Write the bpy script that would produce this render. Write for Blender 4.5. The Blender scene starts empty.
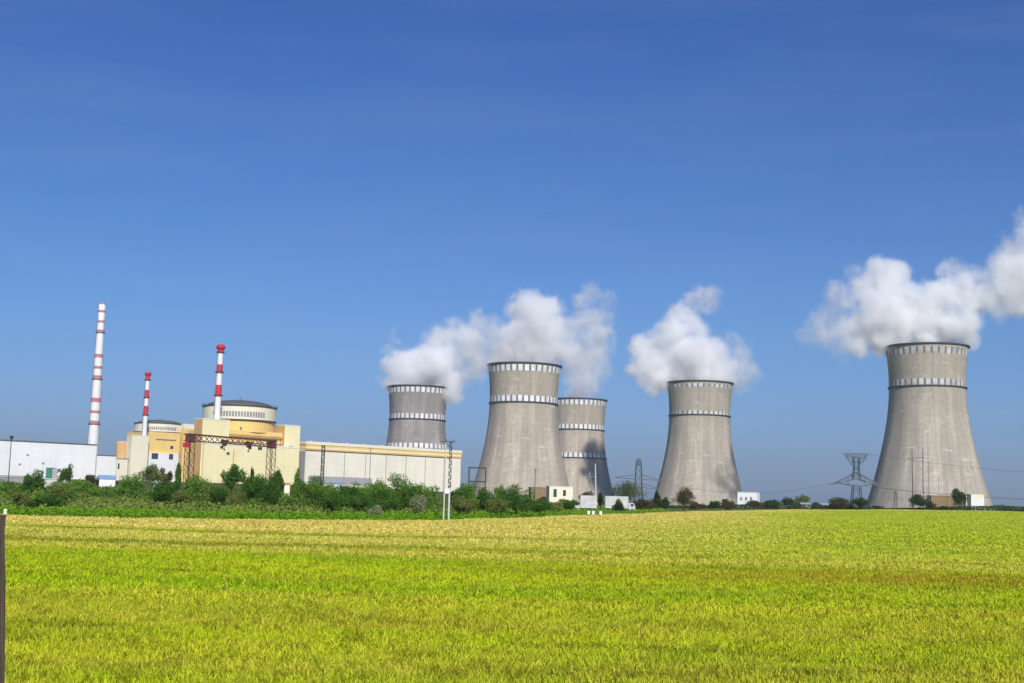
import bpy, math, random
import numpy as np
from mathutils import Vector, Matrix, Euler

R = math.radians
random.seed(7)
RNG = np.random.default_rng(11)
sc = bpy.context.scene
COL = sc.collection

# ------------------------------------------------------------------ camera
W, H, F = 1024, 683, 1263.0
CAM_Z, PITCH, ROLL = 4.0, 7.02, 1.5
cam_d = bpy.data.cameras.new('camera')
cam_d.sensor_width = 36.0
cam_d.lens = F / W * 36.0
cam_d.clip_start = 0.1
cam_d.clip_end = 30000
cam = bpy.data.objects.new('camera', cam_d)
COL.objects.link(cam)
CAM_M = (Matrix.Translation((0, 0, CAM_Z)) @ Matrix.Rotation(R(90 + PITCH), 4, 'X') @ Matrix.Rotation(R(ROLL), 4, 'Z'))
cam.matrix_world = CAM_M
sc.camera = cam

# ------------------------------------------------------------------ light and sky
SUN_AZ, SUN_EL = 167.5, 31.5          # degrees clockwise from +Y, degrees above the horizon
SKY_STRENGTH, SUN_STRENGTH, EXPOSURE = 0.095, 4.9, 0.0
# clear blue air: the horizon band cooler than the plain model, deeper blue overhead
SKY_TINT = [(0.0, (0.42, 0.55, 1.0)), (0.12, (0.44, 0.64, 1.0)), (0.25, (0.36, 0.59, 1.0)), (0.42, (0.25, 0.50, 1.0))]
world = bpy.data.worlds.new('World')
sc.world = world
world.use_nodes = True
wn, wl = world.node_tree.nodes, world.node_tree.links
wn.clear()
sky = wn.new('ShaderNodeTexSky')
sky.sky_type = 'NISHITA'
sky.sun_disc = False
sky.sun_elevation = R(SUN_EL)
sky.sun_rotation = R(SUN_AZ)
sky.altitude = 0
sky.air_density = 1.0
sky.dust_density = 0.6
sky.ozone_density = 3.0
bg = wn.new('ShaderNodeBackground')
bg.inputs['Strength'].default_value = SKY_STRENGTH
wo = wn.new('ShaderNodeOutputWorld')
wtc = wn.new('ShaderNodeTexCoord')
wsep = wn.new('ShaderNodeSeparateXYZ')
wl.new(wtc.outputs['Generated'], wsep.inputs[0])
wr = wn.new('ShaderNodeValToRGB')
for _ in range(2):
    wr.color_ramp.elements.new(0.5)
for e_, (p_, c_) in zip(wr.color_ramp.elements, SKY_TINT):
    e_.position = p_
    e_.color = (*c_, 1)
wl.new(wsep.outputs[2], wr.inputs[0])
wm = wn.new('ShaderNodeMix')
wm.data_type = 'RGBA'
wm.blend_type = 'MULTIPLY'
wm.inputs[0].default_value = 1.0
wl.new(sky.outputs[0], wm.inputs[6])
wl.new(wr.outputs[0], wm.inputs[7])
# very faint high cirrus drawn out along the wind
wmp = wn.new('ShaderNodeMapping')
wmp.inputs['Scale'].default_value = (3.0, 3.0, 22.0)
wl.new(wtc.outputs['Generated'], wmp.inputs[0])
wno = wn.new('ShaderNodeTexNoise')
wno.inputs['Scale'].default_value = 1.3
wno.inputs['Detail'].default_value = 6.0
wno.inputs['Roughness'].default_value = 0.6
wl.new(wmp.outputs[0], wno.inputs['Vector'])
wcr = wn.new('ShaderNodeValToRGB')
wcr.color_ramp.elements[0].position = 0.45
wcr.color_ramp.elements[0].color = (0, 0, 0, 1)
wcr.color_ramp.elements[1].position = 0.8
wcr.color_ramp.elements[1].color = (0.07, 0.07, 0.07, 1)
wl.new(wno.outputs[0], wcr.inputs[0])
wc2 = wn.new('ShaderNodeMix')
wc2.data_type = 'RGBA'
wl.new(wcr.outputs[0], wc2.inputs[0])
wl.new(wm.outputs[2], wc2.inputs[6])
wc2.inputs[7].default_value = (4.6, 5.4, 7.2, 1)
wl.new(wc2.outputs[2], bg.inputs['Color'])
wl.new(bg.outputs[0], wo.inputs['Surface'])
sun_d = bpy.data.lights.new('sun', 'SUN')
sun_d.energy = SUN_STRENGTH
sun_d.angle = R(0.53)
sun_d.color = (1.0, 0.955, 0.88)
sun = bpy.data.objects.new('sun', sun_d)
COL.objects.link(sun)
sdir = Vector((math.sin(R(SUN_AZ)) * math.cos(R(SUN_EL)), math.cos(R(SUN_AZ)) * math.cos(R(SUN_EL)), math.sin(R(SUN_EL))))
sun.rotation_euler = sdir.to_track_quat('Z', 'Y').to_euler()
sun.location = sdir * 50 + Vector((0, 0, 60))
vs = sc.view_settings
vs.view_transform = 'Standard'
vs.look = 'None'
vs.exposure = EXPOSURE
vs.gamma = 1.0
vs.use_curve_mapping = False
cy = sc.cycles
cy.use_denoising = True
cy.max_bounces = 20
cy.diffuse_bounces = 3
cy.glossy_bounces = 2
cy.transmission_bounces = 3
cy.volume_bounces = 20
cy.transparent_max_bounces = 16
cy.volume_step_rate = 1.0
cy.volume_max_steps = 512
cy.sample_clamp_indirect = 6.0

# ------------------------------------------------------------------ helpers
ROT = CAM_M.to_3x3()


def ray(px, py):
    return ROT @ Vector(((px - W / 2) / F, -(py - H / 2) / F, -1.0))


def at(px, py, Y):
    """The world point seen at pixel (px, py) at world distance Y."""
    r = ray(px, py)
    t = Y / r.y
    return Vector((r.x * t, Y, CAM_Z + r.z * t))


def horizon(px):
    """pixel row of the true horizon at column px"""
    lo, hi = 300.0, 683.0
    for _ in range(40):
        m = (lo + hi) / 2
        if ray(px, m).z > 0:
            lo = m
        else:
            hi = m
    return lo


def smooth(a, b, x):
    t = np.clip((np.asarray(x, float) - a) / (b - a), 0, 1)
    return t * t * (3 - 2 * t)


EDGE_X = [-700, -140, -66, -30, -10, 22, 83, 150, 400, 7000]
EDGE_Y = [120, 140, 163, 177, 206, 322, 561, 690, 720, 720]


def edge_y(x):
    return np.interp(x, EDGE_X, EDGE_Y)


def hgt(x, y):
    x = np.asarray(x, float); y = np.asarray(y, float)
    z = 8.5 * smooth(160, 950, y) * (1 - smooth(-140, 60, x))
    z = z + 3.2 * smooth(70, 270, x) * smooth(180, 620, y) * (1 - smooth(745, 960, y))
    z = z - 7.0 * smooth(745, 1000, y) * smooth(-60, 160, x)
    z = z + 2.4 * (1 - smooth(4.5, 15.5, y))
    z = z + 0.10 * np.sin(x * 0.11 + 0.6) * np.sin(y * 0.07) * smooth(20, 60, y)
    return z


def H0(x, y):
    return float(hgt(x, y))


# ---- node helpers
def new_mat(name):
    m = bpy.data.materials.new(name)
    m.use_nodes = True
    nt = m.node_tree
    nt.nodes.clear()
    return m, nt


def nd(nt, typ, **kw):
    n = nt.nodes.new(typ)
    for k, v in kw.items():
        if k == 'ins':
            for i, val in v.items():
                if hasattr(val, 'links') or isinstance(val, bpy.types.NodeSocket):
                    nt.links.new(val, n.inputs[i])
                else:
                    n.inputs[i].default_value = val
        else:
            setattr(n, k, v)
    return n


def math_n(nt, op, a, b=None, c=None, clamp=False):
    ins = {0: a}
    if b is not None:
        ins[1] = b
    if c is not None:
        ins[2] = c
    n = nd(nt, 'ShaderNodeMath', operation=op, ins=ins)
    n.use_clamp = clamp
    return n.outputs[0]


def mixc(nt, fac, a, b, blend='MIX'):
    n = nt.nodes.new('ShaderNodeMix')
    n.data_type = 'RGBA'
    n.blend_type = blend
    n.clamp_factor = True
    for sock, val in ((n.inputs[0], fac), (n.inputs[6], a), (n.inputs[7], b)):
        if isinstance(val, bpy.types.NodeSocket):
            nt.links.new(val, sock)
        elif isinstance(val, tuple):
            sock.default_value = (*val[:3], 1)
        else:
            sock.default_value = val
    return n.outputs[2]


def ramp(nt, fac, stops, interp='LINEAR'):
    n = nt.nodes.new('ShaderNodeValToRGB')
    cr = n.color_ramp
    cr.interpolation = interp
    while len(cr.elements) < len(stops):
        cr.elements.new(0.5)
    for e, (p, c) in zip(cr.elements, stops):
        e.position = p
        e.color = (*c, 1) if isinstance(c, tuple) else (c, c, c, 1)
    nt.links.new(fac, n.inputs[0])
    return n.outputs[0]


def noise(nt, vec, scale, detail=4, rough=0.55, out=0):
    n = nd(nt, 'ShaderNodeTexNoise', ins={'Scale': scale, 'Detail': detail, 'Roughness': rough})
    if vec is not None:
        nt.links.new(vec, n.inputs['Vector'])
    return n.outputs[out]


def mapping(nt, vec, scale=(1, 1, 1), loc=(0, 0, 0)):
    n = nd(nt, 'ShaderNodeMapping', ins={'Vector': vec, 'Scale': scale, 'Location': loc})
    return n.outputs[0]


def finish(nt, color, rough=0.8, bump=None, bump_strength=0.3, bump_dist=0.3, spec=0.3, metallic=0.0):
    b = nt.nodes.new('ShaderNodeBsdfPrincipled')
    b.inputs['Roughness'].default_value = rough
    b.inputs['Specular IOR Level'].default_value = spec
    b.inputs['Metallic'].default_value = metallic
    if isinstance(color, bpy.types.NodeSocket):
        nt.links.new(color, b.inputs['Base Color'])
    else:
        b.inputs['Base Color'].default_value = (*color, 1)
    if bump is not None:
        bn = nd(nt, 'ShaderNodeBump', ins={'Strength': bump_strength, 'Distance': bump_dist, 'Height': bump})
        nt.links.new(bn.outputs[0], b.inputs['Normal'])
    o = nt.nodes.new('ShaderNodeOutputMaterial')
    nt.links.new(b.outputs[0], o.inputs['Surface'])
    return b


def wall_mat(name, col, dirt=0.25, panel=(6.0, 3.0), joint=0.75, rough=0.8, spec=0.25):
    """painted or bare panels with joints, streaks below and blotches"""
    m, nt = new_mat(name)
    geo = nt.nodes.new('ShaderNodeNewGeometry')
    pos = geo.outputs['Position']
    big = noise(nt, mapping(nt, pos, (0.05, 0.05, 0.05)), 1.0, 5, 0.6)
    streak = noise(nt, mapping(nt, pos, (0.6, 0.6, 0.04)), 1.0, 4, 0.6)
    f = math_n(nt, 'MULTIPLY', ramp(nt, big, [(0.35, 0.0), (0.7, 1.0)]), ramp(nt, streak, [(0.4, 0.0), (0.75, 1.0)]))
    c = mixc(nt, math_n(nt, 'MULTIPLY', f, dirt * 2.0), col, tuple(x * 0.55 for x in col))
    c = mixc(nt, math_n(nt, 'MULTIPLY', ramp(nt, big, [(0.4, 0.0), (0.65, 1.0)]), dirt), c, tuple(x * 0.72 for x in col))
    if panel:
        sep = nd(nt, 'ShaderNodeSeparateXYZ', ins={0: pos})
        # panel joints: along the diagonal plan directions of the plant and along z
        u = math_n(nt, 'ADD', math_n(nt, 'MULTIPLY', sep.outputs[0], 0.7071), math_n(nt, 'MULTIPLY', sep.outputs[1], 0.7071))
        fu = math_n(nt, 'FRACT', math_n(nt, 'DIVIDE', u, panel[0]))
        fz = math_n(nt, 'FRACT', math_n(nt, 'DIVIDE', sep.outputs[2], panel[1]))
        ju = math_n(nt, 'LESS_THAN', fu, 0.07)
        jz = math_n(nt, 'LESS_THAN', fz, 0.10)
        j = math_n(nt, 'MAXIMUM', ju, jz)
        c = mixc(nt, math_n(nt, 'MULTIPLY', j, 1 - joint), c, tuple(x * 0.3 for x in col))
    finish(nt, c, rough, spec=spec)
    return m


def plain(name, col, rough=0.7, var=0.25, scale=0.4, metallic=0.0, spec=0.3):
    m, nt = new_mat(name)
    tc = nt.nodes.new('ShaderNodeTexCoord')
    n = noise(nt, tc.outputs['Object'], scale, 5, 0.6)
    c = mixc(nt, ramp(nt, n, [(0.3, 0.0), (0.75, 1.0)]), col, tuple(x * (1 - var) for x in col))
    finish(nt, c, rough, spec=spec, metallic=metallic)
    return m


# ---- mesh builder
class MB:
    def __init__(self):
        self.v, self.f, self.mi = [], [], []

    def add(self, verts, faces, mi=0):
        k = len(self.v)
        self.v += [Vector(p) for p in verts]
        for f in faces:
            self.f.append([i + k for i in f])
            self.mi.append(mi)

    def box(self, o, u, v, lu, lv, z0, z1, mi=0):
        """box from corner o along plan unit vectors u, v"""
        o = Vector((o[0], o[1], 0)); u = Vector((u[0], u[1], 0)); v = Vector((v[0], v[1], 0))
        p = [o, o + u * lu, o + u * lu + v * lv, o + v * lv]
        vs_ = [Vector((q.x, q.y, z0)) for q in p] + [Vector((q.x, q.y, z1)) for q in p]
        self.add(vs_, [(3, 2, 1, 0), (4, 5, 6, 7), (0, 1, 5, 4), (1, 2, 6, 5), (2, 3, 7, 6), (3, 0, 4, 7)], mi)

    def cbox(self, c, sx, sy, sz, mi=0):
        self.box((c[0] - sx / 2, c[1] - sy / 2), (1, 0), (0, 1), sx, sy, c[2] - sz / 2, c[2] + sz / 2, mi)

    def bar(self, a, b, w, mi=0, w2=None):
        """square bar from a to b"""
        a, b = Vector(a), Vector(b)
        d = (b - a).normalized()
        s = d.cross(Vector((0, 0, 1)))
        if s.length < 1e-4:
            s = Vector((1, 0, 0))
        s.normalize()
        t = d.cross(s).normalized()
        w2 = w if w2 is None else w2
        vs_ = []
        for p, ww in ((a, w), (b, w2)):
            for i, j in ((-1, -1), (1, -1), (1, 1), (-1, 1)):
                vs_.append(p + s * (i * ww / 2) + t * (j * ww / 2))
        self.add(vs_, [(3, 2, 1, 0), (4, 5, 6, 7), (0, 1, 5, 4), (1, 2, 6, 5), (2, 3, 7, 6), (3, 0, 4, 7)], mi)

    def tube(self, a, b, r0, r1, n=8, mi=0):
        a, b = Vector(a), Vector(b)
        d = (b - a).normalized()
        s = d.cross(Vector((0, 1, 0)))
        if s.length < 1e-3:
            s = d.cross(Vector((1, 0, 0)))
        s.normalize()
        t = d.cross(s).normalized()
        vs_ = []
        for p, r in ((a, r0), (b, r1)):
            for i in range(n):
                an = 2 * math.pi * i / n
                vs_.append(p + s * (math.cos(an) * r) + t * (math.sin(an) * r))
        fs = [(i, (i + 1) % n, n + (i + 1) % n, n + i) for i in range(n)]
        fs += [tuple(range(n - 1, -1, -1)), tuple(range(n, 2 * n))]
        self.add(vs_, fs, mi)

    def lathe(self, c, prof, n=64, mi=0, close_top=False, close_bottom=False, midx=None):
        """prof: list of (r, z)"""
        k0 = len(self.v)
        vs_ = []
        for r, z in prof:
            for i in range(n):
                an = 2 * math.pi * i / n
                vs_.append((c[0] + math.cos(an) * r, c[1] + math.sin(an) * r, z))
        fs, ms = [], []
        for k in range(len(prof) - 1):
            for i in range(n):
                fs.append((k * n + i, k * n + (i + 1) % n, (k + 1) * n + (i + 1) % n, (k + 1) * n + i))
                ms.append(midx(k, i) if midx else mi)
        if close_bottom:
            fs.append(tuple(range(n - 1, -1, -1))); ms.append(mi)
        if close_top:
            b = (len(prof) - 1) * n
            fs.append(tuple(range(b, b + n))); ms.append(mi)
        k = len(self.v)
        self.v += [Vector(p) for p in vs_]
        for f, m_ in zip(fs, ms):
            self.f.append([i + k for i in f]); self.mi.append(m_)

    def build(self, name, mats, parent=None, smooth_=False, origin=None):
        me = bpy.data.meshes.new(name)
        if parent is not None:
            off = Vector((0, 0, 0)); p = parent
            while p is not None:
                off += p.location; p = p.parent
        elif origin is not None:
            off = Vector(origin)
        else:
            off = Vector((0, 0, 0))
        me.from_pydata([tuple(p - off) for p in self.v], [], self.f)
        mats = mats if isinstance(mats, (list, tuple)) else [mats]
        for m in mats:
            me.materials.append(m)
        if len(mats) > 1:
            me.polygons.foreach_set('material_index', self.mi)
        if smooth_:
            me.polygons.foreach_set('use_smooth', [True] * len(me.polygons))
        me.update()
        o = bpy.data.objects.new(name, me)
        COL.objects.link(o)
        if parent is not None:
            o.parent = parent
        elif origin is not None:
            o.location = origin
        return o


def tag(o, label, cat, group=None, kind=None):
    if label:
        o['label'] = label
    if cat:
        o['category'] = cat
    if group:
        o['group'] = group
    if kind:
        o['kind'] = kind
    return o


def thing(name, label, cat, loc, group=None):
    o = bpy.data.objects.new(name, None)
    COL.objects.link(o)
    o.location = loc
    o.empty_display_size = 1.0
    return tag(o, label, cat, group)


def np_mesh(name, verts, quads, mat, attrs=None, origin=(0, 0, 0)):
    me = bpy.data.meshes.new(name)
    nv, nf, k = len(verts), len(quads), quads.shape[1]
    me.vertices.add(nv)
    me.vertices.foreach_set('co', (verts - np.array(origin)).astype(np.float32).ravel())
    me.loops.add(nf * k)
    me.loops.foreach_set('vertex_index', quads.astype(np.int32).ravel())
    me.polygons.add(nf)
    me.polygons.foreach_set('loop_start', np.arange(0, nf * k, k, dtype=np.int32))
    me.polygons.foreach_set('loop_total', np.full(nf, k, dtype=np.int32))
    me.update(calc_edges=True)
    for an, (dom, arr) in (attrs or {}).items():
        a = me.attributes.new(an, 'FLOAT', dom)
        a.data.foreach_set('value', arr.astype(np.float32))
    me.materials.append(mat)
    o = bpy.data.objects.new(name, me)
    o.location = origin
    COL.objects.link(o)
    return o


# ================================================================== GROUND
def field_color(nt):
    """colour of the crop from its place on the field: green sward, straw bands, rusty streaks"""
    geo = nt.nodes.new('ShaderNodeNewGeometry')
    pos = geo.outputs['Position']
    sep = nd(nt, 'ShaderNodeSeparateXYZ', ins={0: pos})
    x, y = sep.outputs[0], sep.outputs[1]
    wob = noise(nt, mapping(nt, pos, (0.03, 0.03, 0)), 1.0, 3, 0.5)
    yw = math_n(nt, 'ADD', y, math_n(nt, 'MULTIPLY', math_n(nt, 'SUBTRACT', wob, 0.5), 9.0))
    # straw share across the field
    s = ramp(nt, math_n(nt, 'DIVIDE', yw, 250.0, clamp=True), [
        (0.0, 0.44), (0.18, 0.34), (0.22, 0.12), (0.24, 0.06), (0.312, 0.08), (0.33, 0.55), (0.355, 0.75), (0.368, 0.30), (0.384, 0.25), (0.40, 0.70),
        (0.445, 0.80), (0.468, 0.85), (0.474, 0.15), (0.484, 0.20), (0.495, 0.55), (0.52, 0.95), (0.62, 1.0), (0.72, 0.85), (0.9, 0.65), (1.0, 0.85)])
    ea = nd(nt, 'ShaderNodeAttribute', attribute_name='edge').outputs['Fac']
    eaw = math_n(nt, 'ADD', ea, math_n(nt, 'MULTIPLY', math_n(nt, 'SUBTRACT', noise(nt, mapping(nt, pos, (0.012, 0.04, 0)), 1.0, 3), 0.5), 34.0))
    strip = nd(nt, 'ShaderNodeMapRange', ins={0: eaw, 1: -60.0, 2: -14.0, 3: 0.20, 4: 1.0}).outputs[0]
    # right of the middle the straw keeps to a strip along the far edge
    rightness = nd(nt, 'ShaderNodeMapRange', ins={0: x, 1: -12.0, 2: 22.0, 3: 0.0, 4: 1.0}).outputs[0]
    far_ = nd(nt, 'ShaderNodeMapRange', ins={0: y, 1: 75.0, 2: 110.0, 3: 0.0, 4: 1.0}).outputs[0]
    rf = math_n(nt, 'MULTIPLY', rightness, far_)
    s = math_n(nt, 'ADD', math_n(nt, 'MULTIPLY', s, math_n(nt, 'SUBTRACT', 1.0, rf)), math_n(nt, 'MULTIPLY', strip, rf))
    streak = noise(nt, mapping(nt, pos, (0.014, 0.16, 0)), 1.0, 5, 0.65)
    clump = noise(nt, mapping(nt, pos, (0.55, 0.4, 0)), 1.0, 6, 0.7)
    s = math_n(nt, 'ADD', s, math_n(nt, 'MULTIPLY', math_n(nt, 'SUBTRACT', streak, 0.50), 1.6))
    s = math_n(nt, 'ADD', s, math_n(nt, 'MULTIPLY', math_n(nt, 'SUBTRACT', clump, 0.55), 1.0), clamp=True)
    g2 = noise(nt, mapping(nt, pos, (0.05, 0.12, 0), (7, 3, 0)), 1.0, 4, 0.6)
    green = mixc(nt, ramp(nt, g2, [(0.35, 0.0), (0.65, 1.0)]), GREEN_A, GREEN_B)
    near = nd(nt, 'ShaderNodeMapRange', ins={0: y, 1: 60.0, 2: 110.0, 3: 0.0, 4: 1.0}).outputs[0]
    c = mixc(nt, s, green, mixc(nt, near, STRAW_NEAR, STRAW))
    # darker rows between the straw bands at the left
    for yr_, wr_ in ((119.5, 2.2), (94.0, 3.2)):
        dr = math_n(nt, 'DIVIDE', math_n(nt, 'SUBTRACT', yw, yr_), wr_)
        gr_ = math_n(nt, 'POWER', 2.718, math_n(nt, 'MULTIPLY', math_n(nt, 'MULTIPLY', dr, dr), -1.0))
        gr_ = math_n(nt, 'MULTIPLY', math_n(nt, 'MULTIPLY', gr_, math_n(nt, 'SUBTRACT', 1.0, rightness)), ramp(nt, clump, [(0.35, 0.35), (0.6, 0.8)]))
        c = mixc(nt, gr_, c, (0.22, 0.21, 0.03))
    # rusty streak across the right middle distance
    d = math_n(nt, 'DIVIDE', math_n(nt, 'SUBTRACT', yw, 71.0), 6.5)
    ga = math_n(nt, 'POWER', 2.718, math_n(nt, 'MULTIPLY', math_n(nt, 'MULTIPLY', d, d), -1.0))
    gx = nd(nt, 'ShaderNodeMapRange', ins={0: x, 1: -6.0, 2: 22.0, 3: 0.0, 4: 0.8}).outputs[0]
    rust = math_n(nt, 'MULTIPLY', math_n(nt, 'MULTIPLY', ga, gx), ramp(nt, clump, [(0.36, 0.25), (0.58, 1.0)]))
    c = mixc(nt, rust, c, RUST)
    # small rusty and dark patches
    p2 = noise(nt, mapping(nt, pos, (0.07, 0.3, 0), (31, 9, 0)), 1.0, 4, 0.65)
    c = mixc(nt, math_n(nt, 'MULTIPLY', ramp(nt, p2, [(0.58, 0.0), (0.72, 1.0)]), 0.55), c, RUST)
    p3 = noise(nt, mapping(nt, pos, (0.11, 0.5, 0), (3, 77, 0)), 1.0, 4, 0.65)
    c = mixc(nt, math_n(nt, 'MULTIPLY', ramp(nt, p3, [(0.57, 0.0), (0.68, 1.0)]), 0.7), c, (0.12, 0.14, 0.012))
    # thin places where dark stubble and soil show
    th = noise(nt, mapping(nt, pos, (1.1, 0.8, 0), (13, 5, 0)), 1.0, 5, 0.7)
    c = mixc(nt, math_n(nt, 'MULTIPLY', ramp(nt, th, [(0.50, 0.0), (0.64, 1.0)]), 0.68), c, (0.19, 0.19, 0.015))
    return c, pos


GREEN_A = (0.62, 0.73, 0.016)
GREEN_B = (0.40, 0.58, 0.014)
STRAW = (0.94, 0.77, 0.22)
STRAW_NEAR = (0.80, 0.60, 0.085)
RUST = (0.55, 0.29, 0.045)


def ground_material():
    m, nt = new_mat('field and verge soil')
    fc, pos = field_color(nt)
    fine = noise(nt, mapping(nt, pos, (1.6, 1.6, 1.0)), 1.0, 6, 0.7)
    fc = mixc(nt, ramp(nt, fine, [(0.35, 0.75), (0.62, 0.0)]), fc, mixc(nt, 0.55, fc, (0.05, 0.06, 0.01)))
    a = nd(nt, 'ShaderNodeAttribute', attribute_name='edge')
    e = math_n(nt, 'ADD', a.outputs['Fac'], math_n(nt, 'MULTIPLY', math_n(nt, 'SUBTRACT', noise(nt, mapping(nt, pos, (0.25, 0.25, 0)), 1, 4), 0.5), 5.0))
    v1 = noise(nt, mapping(nt, pos, (0.08, 0.08, 0)), 1.0, 5, 0.65)
    verge = mixc(nt, ramp(nt, v1, [(0.35, 0.0), (0.65, 1.0)]), (0.085, 0.17, 0.012), (0.14, 0.17, 0.035))
    far = mixc(nt, ramp(nt, v1, [(0.35, 0.0), (0.65, 1.0)]), (0.07, 0.11, 0.02), (0.15, 0.14, 0.05))
    sep = nd(nt, 'ShaderNodeSeparateXYZ', ins={0: pos})
    yfar = nd(nt, 'ShaderNodeMapRange', ins={0: a.outputs['Fac'], 1: 18.0, 2: 40.0}).outputs[0]
    v = mixc(nt, yfar, verge, far)
    c = mixc(nt, math_n(nt, 'GREATER_THAN', e, 0.0), fc, v)
    finish(nt, c, 0.95, bump=fine, bump_strength=0.8, bump_dist=0.25, spec=0.1)
    return m


def axis(segs):
    out = []
    for a, b, n in segs:
        out += list(np.linspace(a, b, n, endpoint=False))
    out.append(segs[-1][1])
    return np.array(out)


ys = axis([(-400, -20, 10), (-20, 24, 22), (24, 340, 158), (340, 1000, 110), (1000, 1800, 40), (1800, 9000, 30)])
xs = axis([(-7000, -700, 24), (-700, -180, 40), (-180, 180, 120), (180, 700, 60), (700, 7000, 24)])
GX, GY = np.meshgrid(xs, ys)
GZ = hgt(GX, GY)
gv = np.stack([GX.ravel(), GY.ravel(), GZ.ravel()], 1)
nx, ny = len(xs), len(ys)
ii, jj = np.meshgrid(np.arange(nx - 1), np.arange(ny - 1))
b0 = (jj * nx + ii).ravel()
gq = np.stack([b0, b0 + 1, b0 + nx + 1, b0 + nx], 1)
eyv = edge_y(GX)
slope = (edge_y(GX + 1) - edge_y(GX - 1)) / 2
ed = np.clip((GY - eyv) / np.sqrt(1 + slope ** 2), -150, 60)
ground = np_mesh('ground', gv, gq, ground_material(), {'edge': ('POINT', ed.ravel())})
ground.data.polygons.foreach_set('use_smooth', [True] * len(ground.data.polygons))
tag(ground, None, None, kind='structure')


# ---- standing crop and grass blades, one piece of stuff
def blades_mat(name, colfn, trans=0.35, var=0.6):
    m, nt = new_mat(name)
    c = colfn(nt)
    a = nd(nt, 'ShaderNodeAttribute', attribute_name='tint')
    t = a.outputs['Fac']
    c = mixc(nt, math_n(nt, 'MULTIPLY', math_n(nt, 'LESS_THAN', t, 0.38), var), c, mixc(nt, 0.7, c, (0.06, 0.085, 0.008)))
    c = mixc(nt, math_n(nt, 'MULTIPLY', math_n(nt, 'GREATER_THAN', t, 0.88), 0.5), c, (0.74, 0.66, 0.09))
    d = nd(nt, 'ShaderNodeBsdfDiffuse', ins={0: c})
    tr = nd(nt, 'ShaderNodeBsdfTranslucent', ins={0: c})
    mx = nd(nt, 'ShaderNodeMixShader', ins={0: trans, 1: d.outputs[0], 2: tr.outputs[0]})
    o = nt.nodes.new('ShaderNodeOutputMaterial')
    nt.links.new(mx.outputs[0], o.inputs[0])
    return m


def make_blades(px, py, pz, hh, ww, lean=0.35):
    n = len(px)
    an = RNG.uniform(0, 2 * np.pi, n)
    la = RNG.uniform(0, 2 * np.pi, n)
    ll = RNG.uniform(0.05, lean, n) * hh
    sx, sy = np.cos(an) * ww / 2, np.sin(an) * ww / 2
    lx, ly = np.cos(la) * ll, np.sin(la) * ll
    v = np.empty((n, 4, 3))
    v[:, 0] = np.stack([px - sx, py - sy, pz - 0.03], 1)
    v[:, 1] = np.stack([px + sx, py + sy, pz - 0.03], 1)
    v[:, 2] = np.stack([px + sx * 0.35 + lx, py + sy * 0.35 + ly, pz + hh], 1)
    v[:, 3] = np.stack([px - sx * 0.35 + lx, py - sy * 0.35 + ly, pz + hh * 0.94], 1)
    q = np.arange(n * 4).reshape(n, 4)
    return v.reshape(-1, 3), q


def in_field(x, y):
    return y < edge_y(x) - 1.0 + 1.5 * np.sin(x * 0.8) * np.sin(x * 0.23)


def field_points(y0, y1, dens):
    area = 0.5 * (y1 ** 2 - y0 ** 2) * 1.02
    n = int(area * dens)
    y = np.sqrt(RNG.uniform(y0 ** 2, y1 ** 2, n))
    x = RNG.uniform(-0.51, 0.51, n) * y
    k = in_field(x, y)
    return x[k], y[k]


V, Q, T, EA = [], [], [], []
off = 0
for (y0, y1, dens, h0, h1, w0, w1) in ((20, 45, 190, 0.05, 0.22, 0.025, 0.06), (45, 80, 75, 0.06, 0.22, 0.04, 0.10),
                                       (80, 130, 26, 0.08, 0.22, 0.08, 0.16), (130, 230, 9, 0.10, 0.24, 0.15, 0.3), (230, 700, 1.7, 0.08, 0.16, 0.3, 0.75)):
    x, y = field_points(y0, y1, dens)
    # clumped height: patches of taller and shorter stand
    pat = np.sin(x * 0.9 + 1.7 * np.sin(y * 0.23)) * np.sin(y * 0.7 + 1.3 * np.sin(x * 0.31)) * 0.5 + 0.5
    hh = RNG.uniform(h0, h1, len(x)) * (0.6 + 0.6 * pat)
    ww = RNG.uniform(w0, w1, len(x))
    v, q = make_blades(x, y, hgt(x, y), hh, ww, 1.3)
    V.append(v); Q.append(q + off); off += len(v)
    T.append(RNG.uniform(0, 1, len(x)))
    sl_ = (edge_y(x + 1) - edge_y(x - 1)) / 2
    EA.append(np.clip((y - edge_y(x)) / np.sqrt(1 + sl_ ** 2), -150, 60))
crop = np_mesh('field_grass', np.concatenate(V), np.concatenate(Q), blades_mat('crop blades', lambda nt: field_color(nt)[0]),
               {'tint': ('FACE', np.concatenate(T)), 'edge': ('FACE', np.concatenate(EA))})
tag(crop, 'yellow green crop and stubble covering the open field in the foreground', 'field grass', kind='stuff')

# ================================================================== MATERIALS
M = {}
M['white_panel'] = wall_mat('white wall panels', (0.76, 0.765, 0.77), 0.18, (12, 6), 0.93)
M['cream'] = wall_mat('cream wall', (0.80, 0.72, 0.42), 0.14, (6, 3.6), 0.90)
M['pale_cream'] = wall_mat('pale cream wall', (0.76, 0.71, 0.54), 0.16, (6, 3.6), 0.92)
M['yellow'] = wall_mat('yellow wall', (0.80, 0.55, 0.19), 0.18, (6, 3.6), 0.88)
M['orange'] = wall_mat('ochre wall', (0.62, 0.39, 0.17), 0.2, (6, 3.6), 0.88)
M['hall_white'] = wall_mat('hall cladding', (0.76, 0.72, 0.60), 0.18, (12, 6), 0.92)
M['roof_grey'] = plain('grey roofing', (0.12, 0.12, 0.13), 0.7)
M['window'] = plain('dark window glass', (0.05, 0.06, 0.08), 0.25, spec=0.5)
M['window_grey'] = plain('grey window strip', (0.28, 0.27, 0.28), 0.4)
M['rust_steel'] = plain('rusty brown steel', (0.13, 0.045, 0.035), 0.7)
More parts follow.
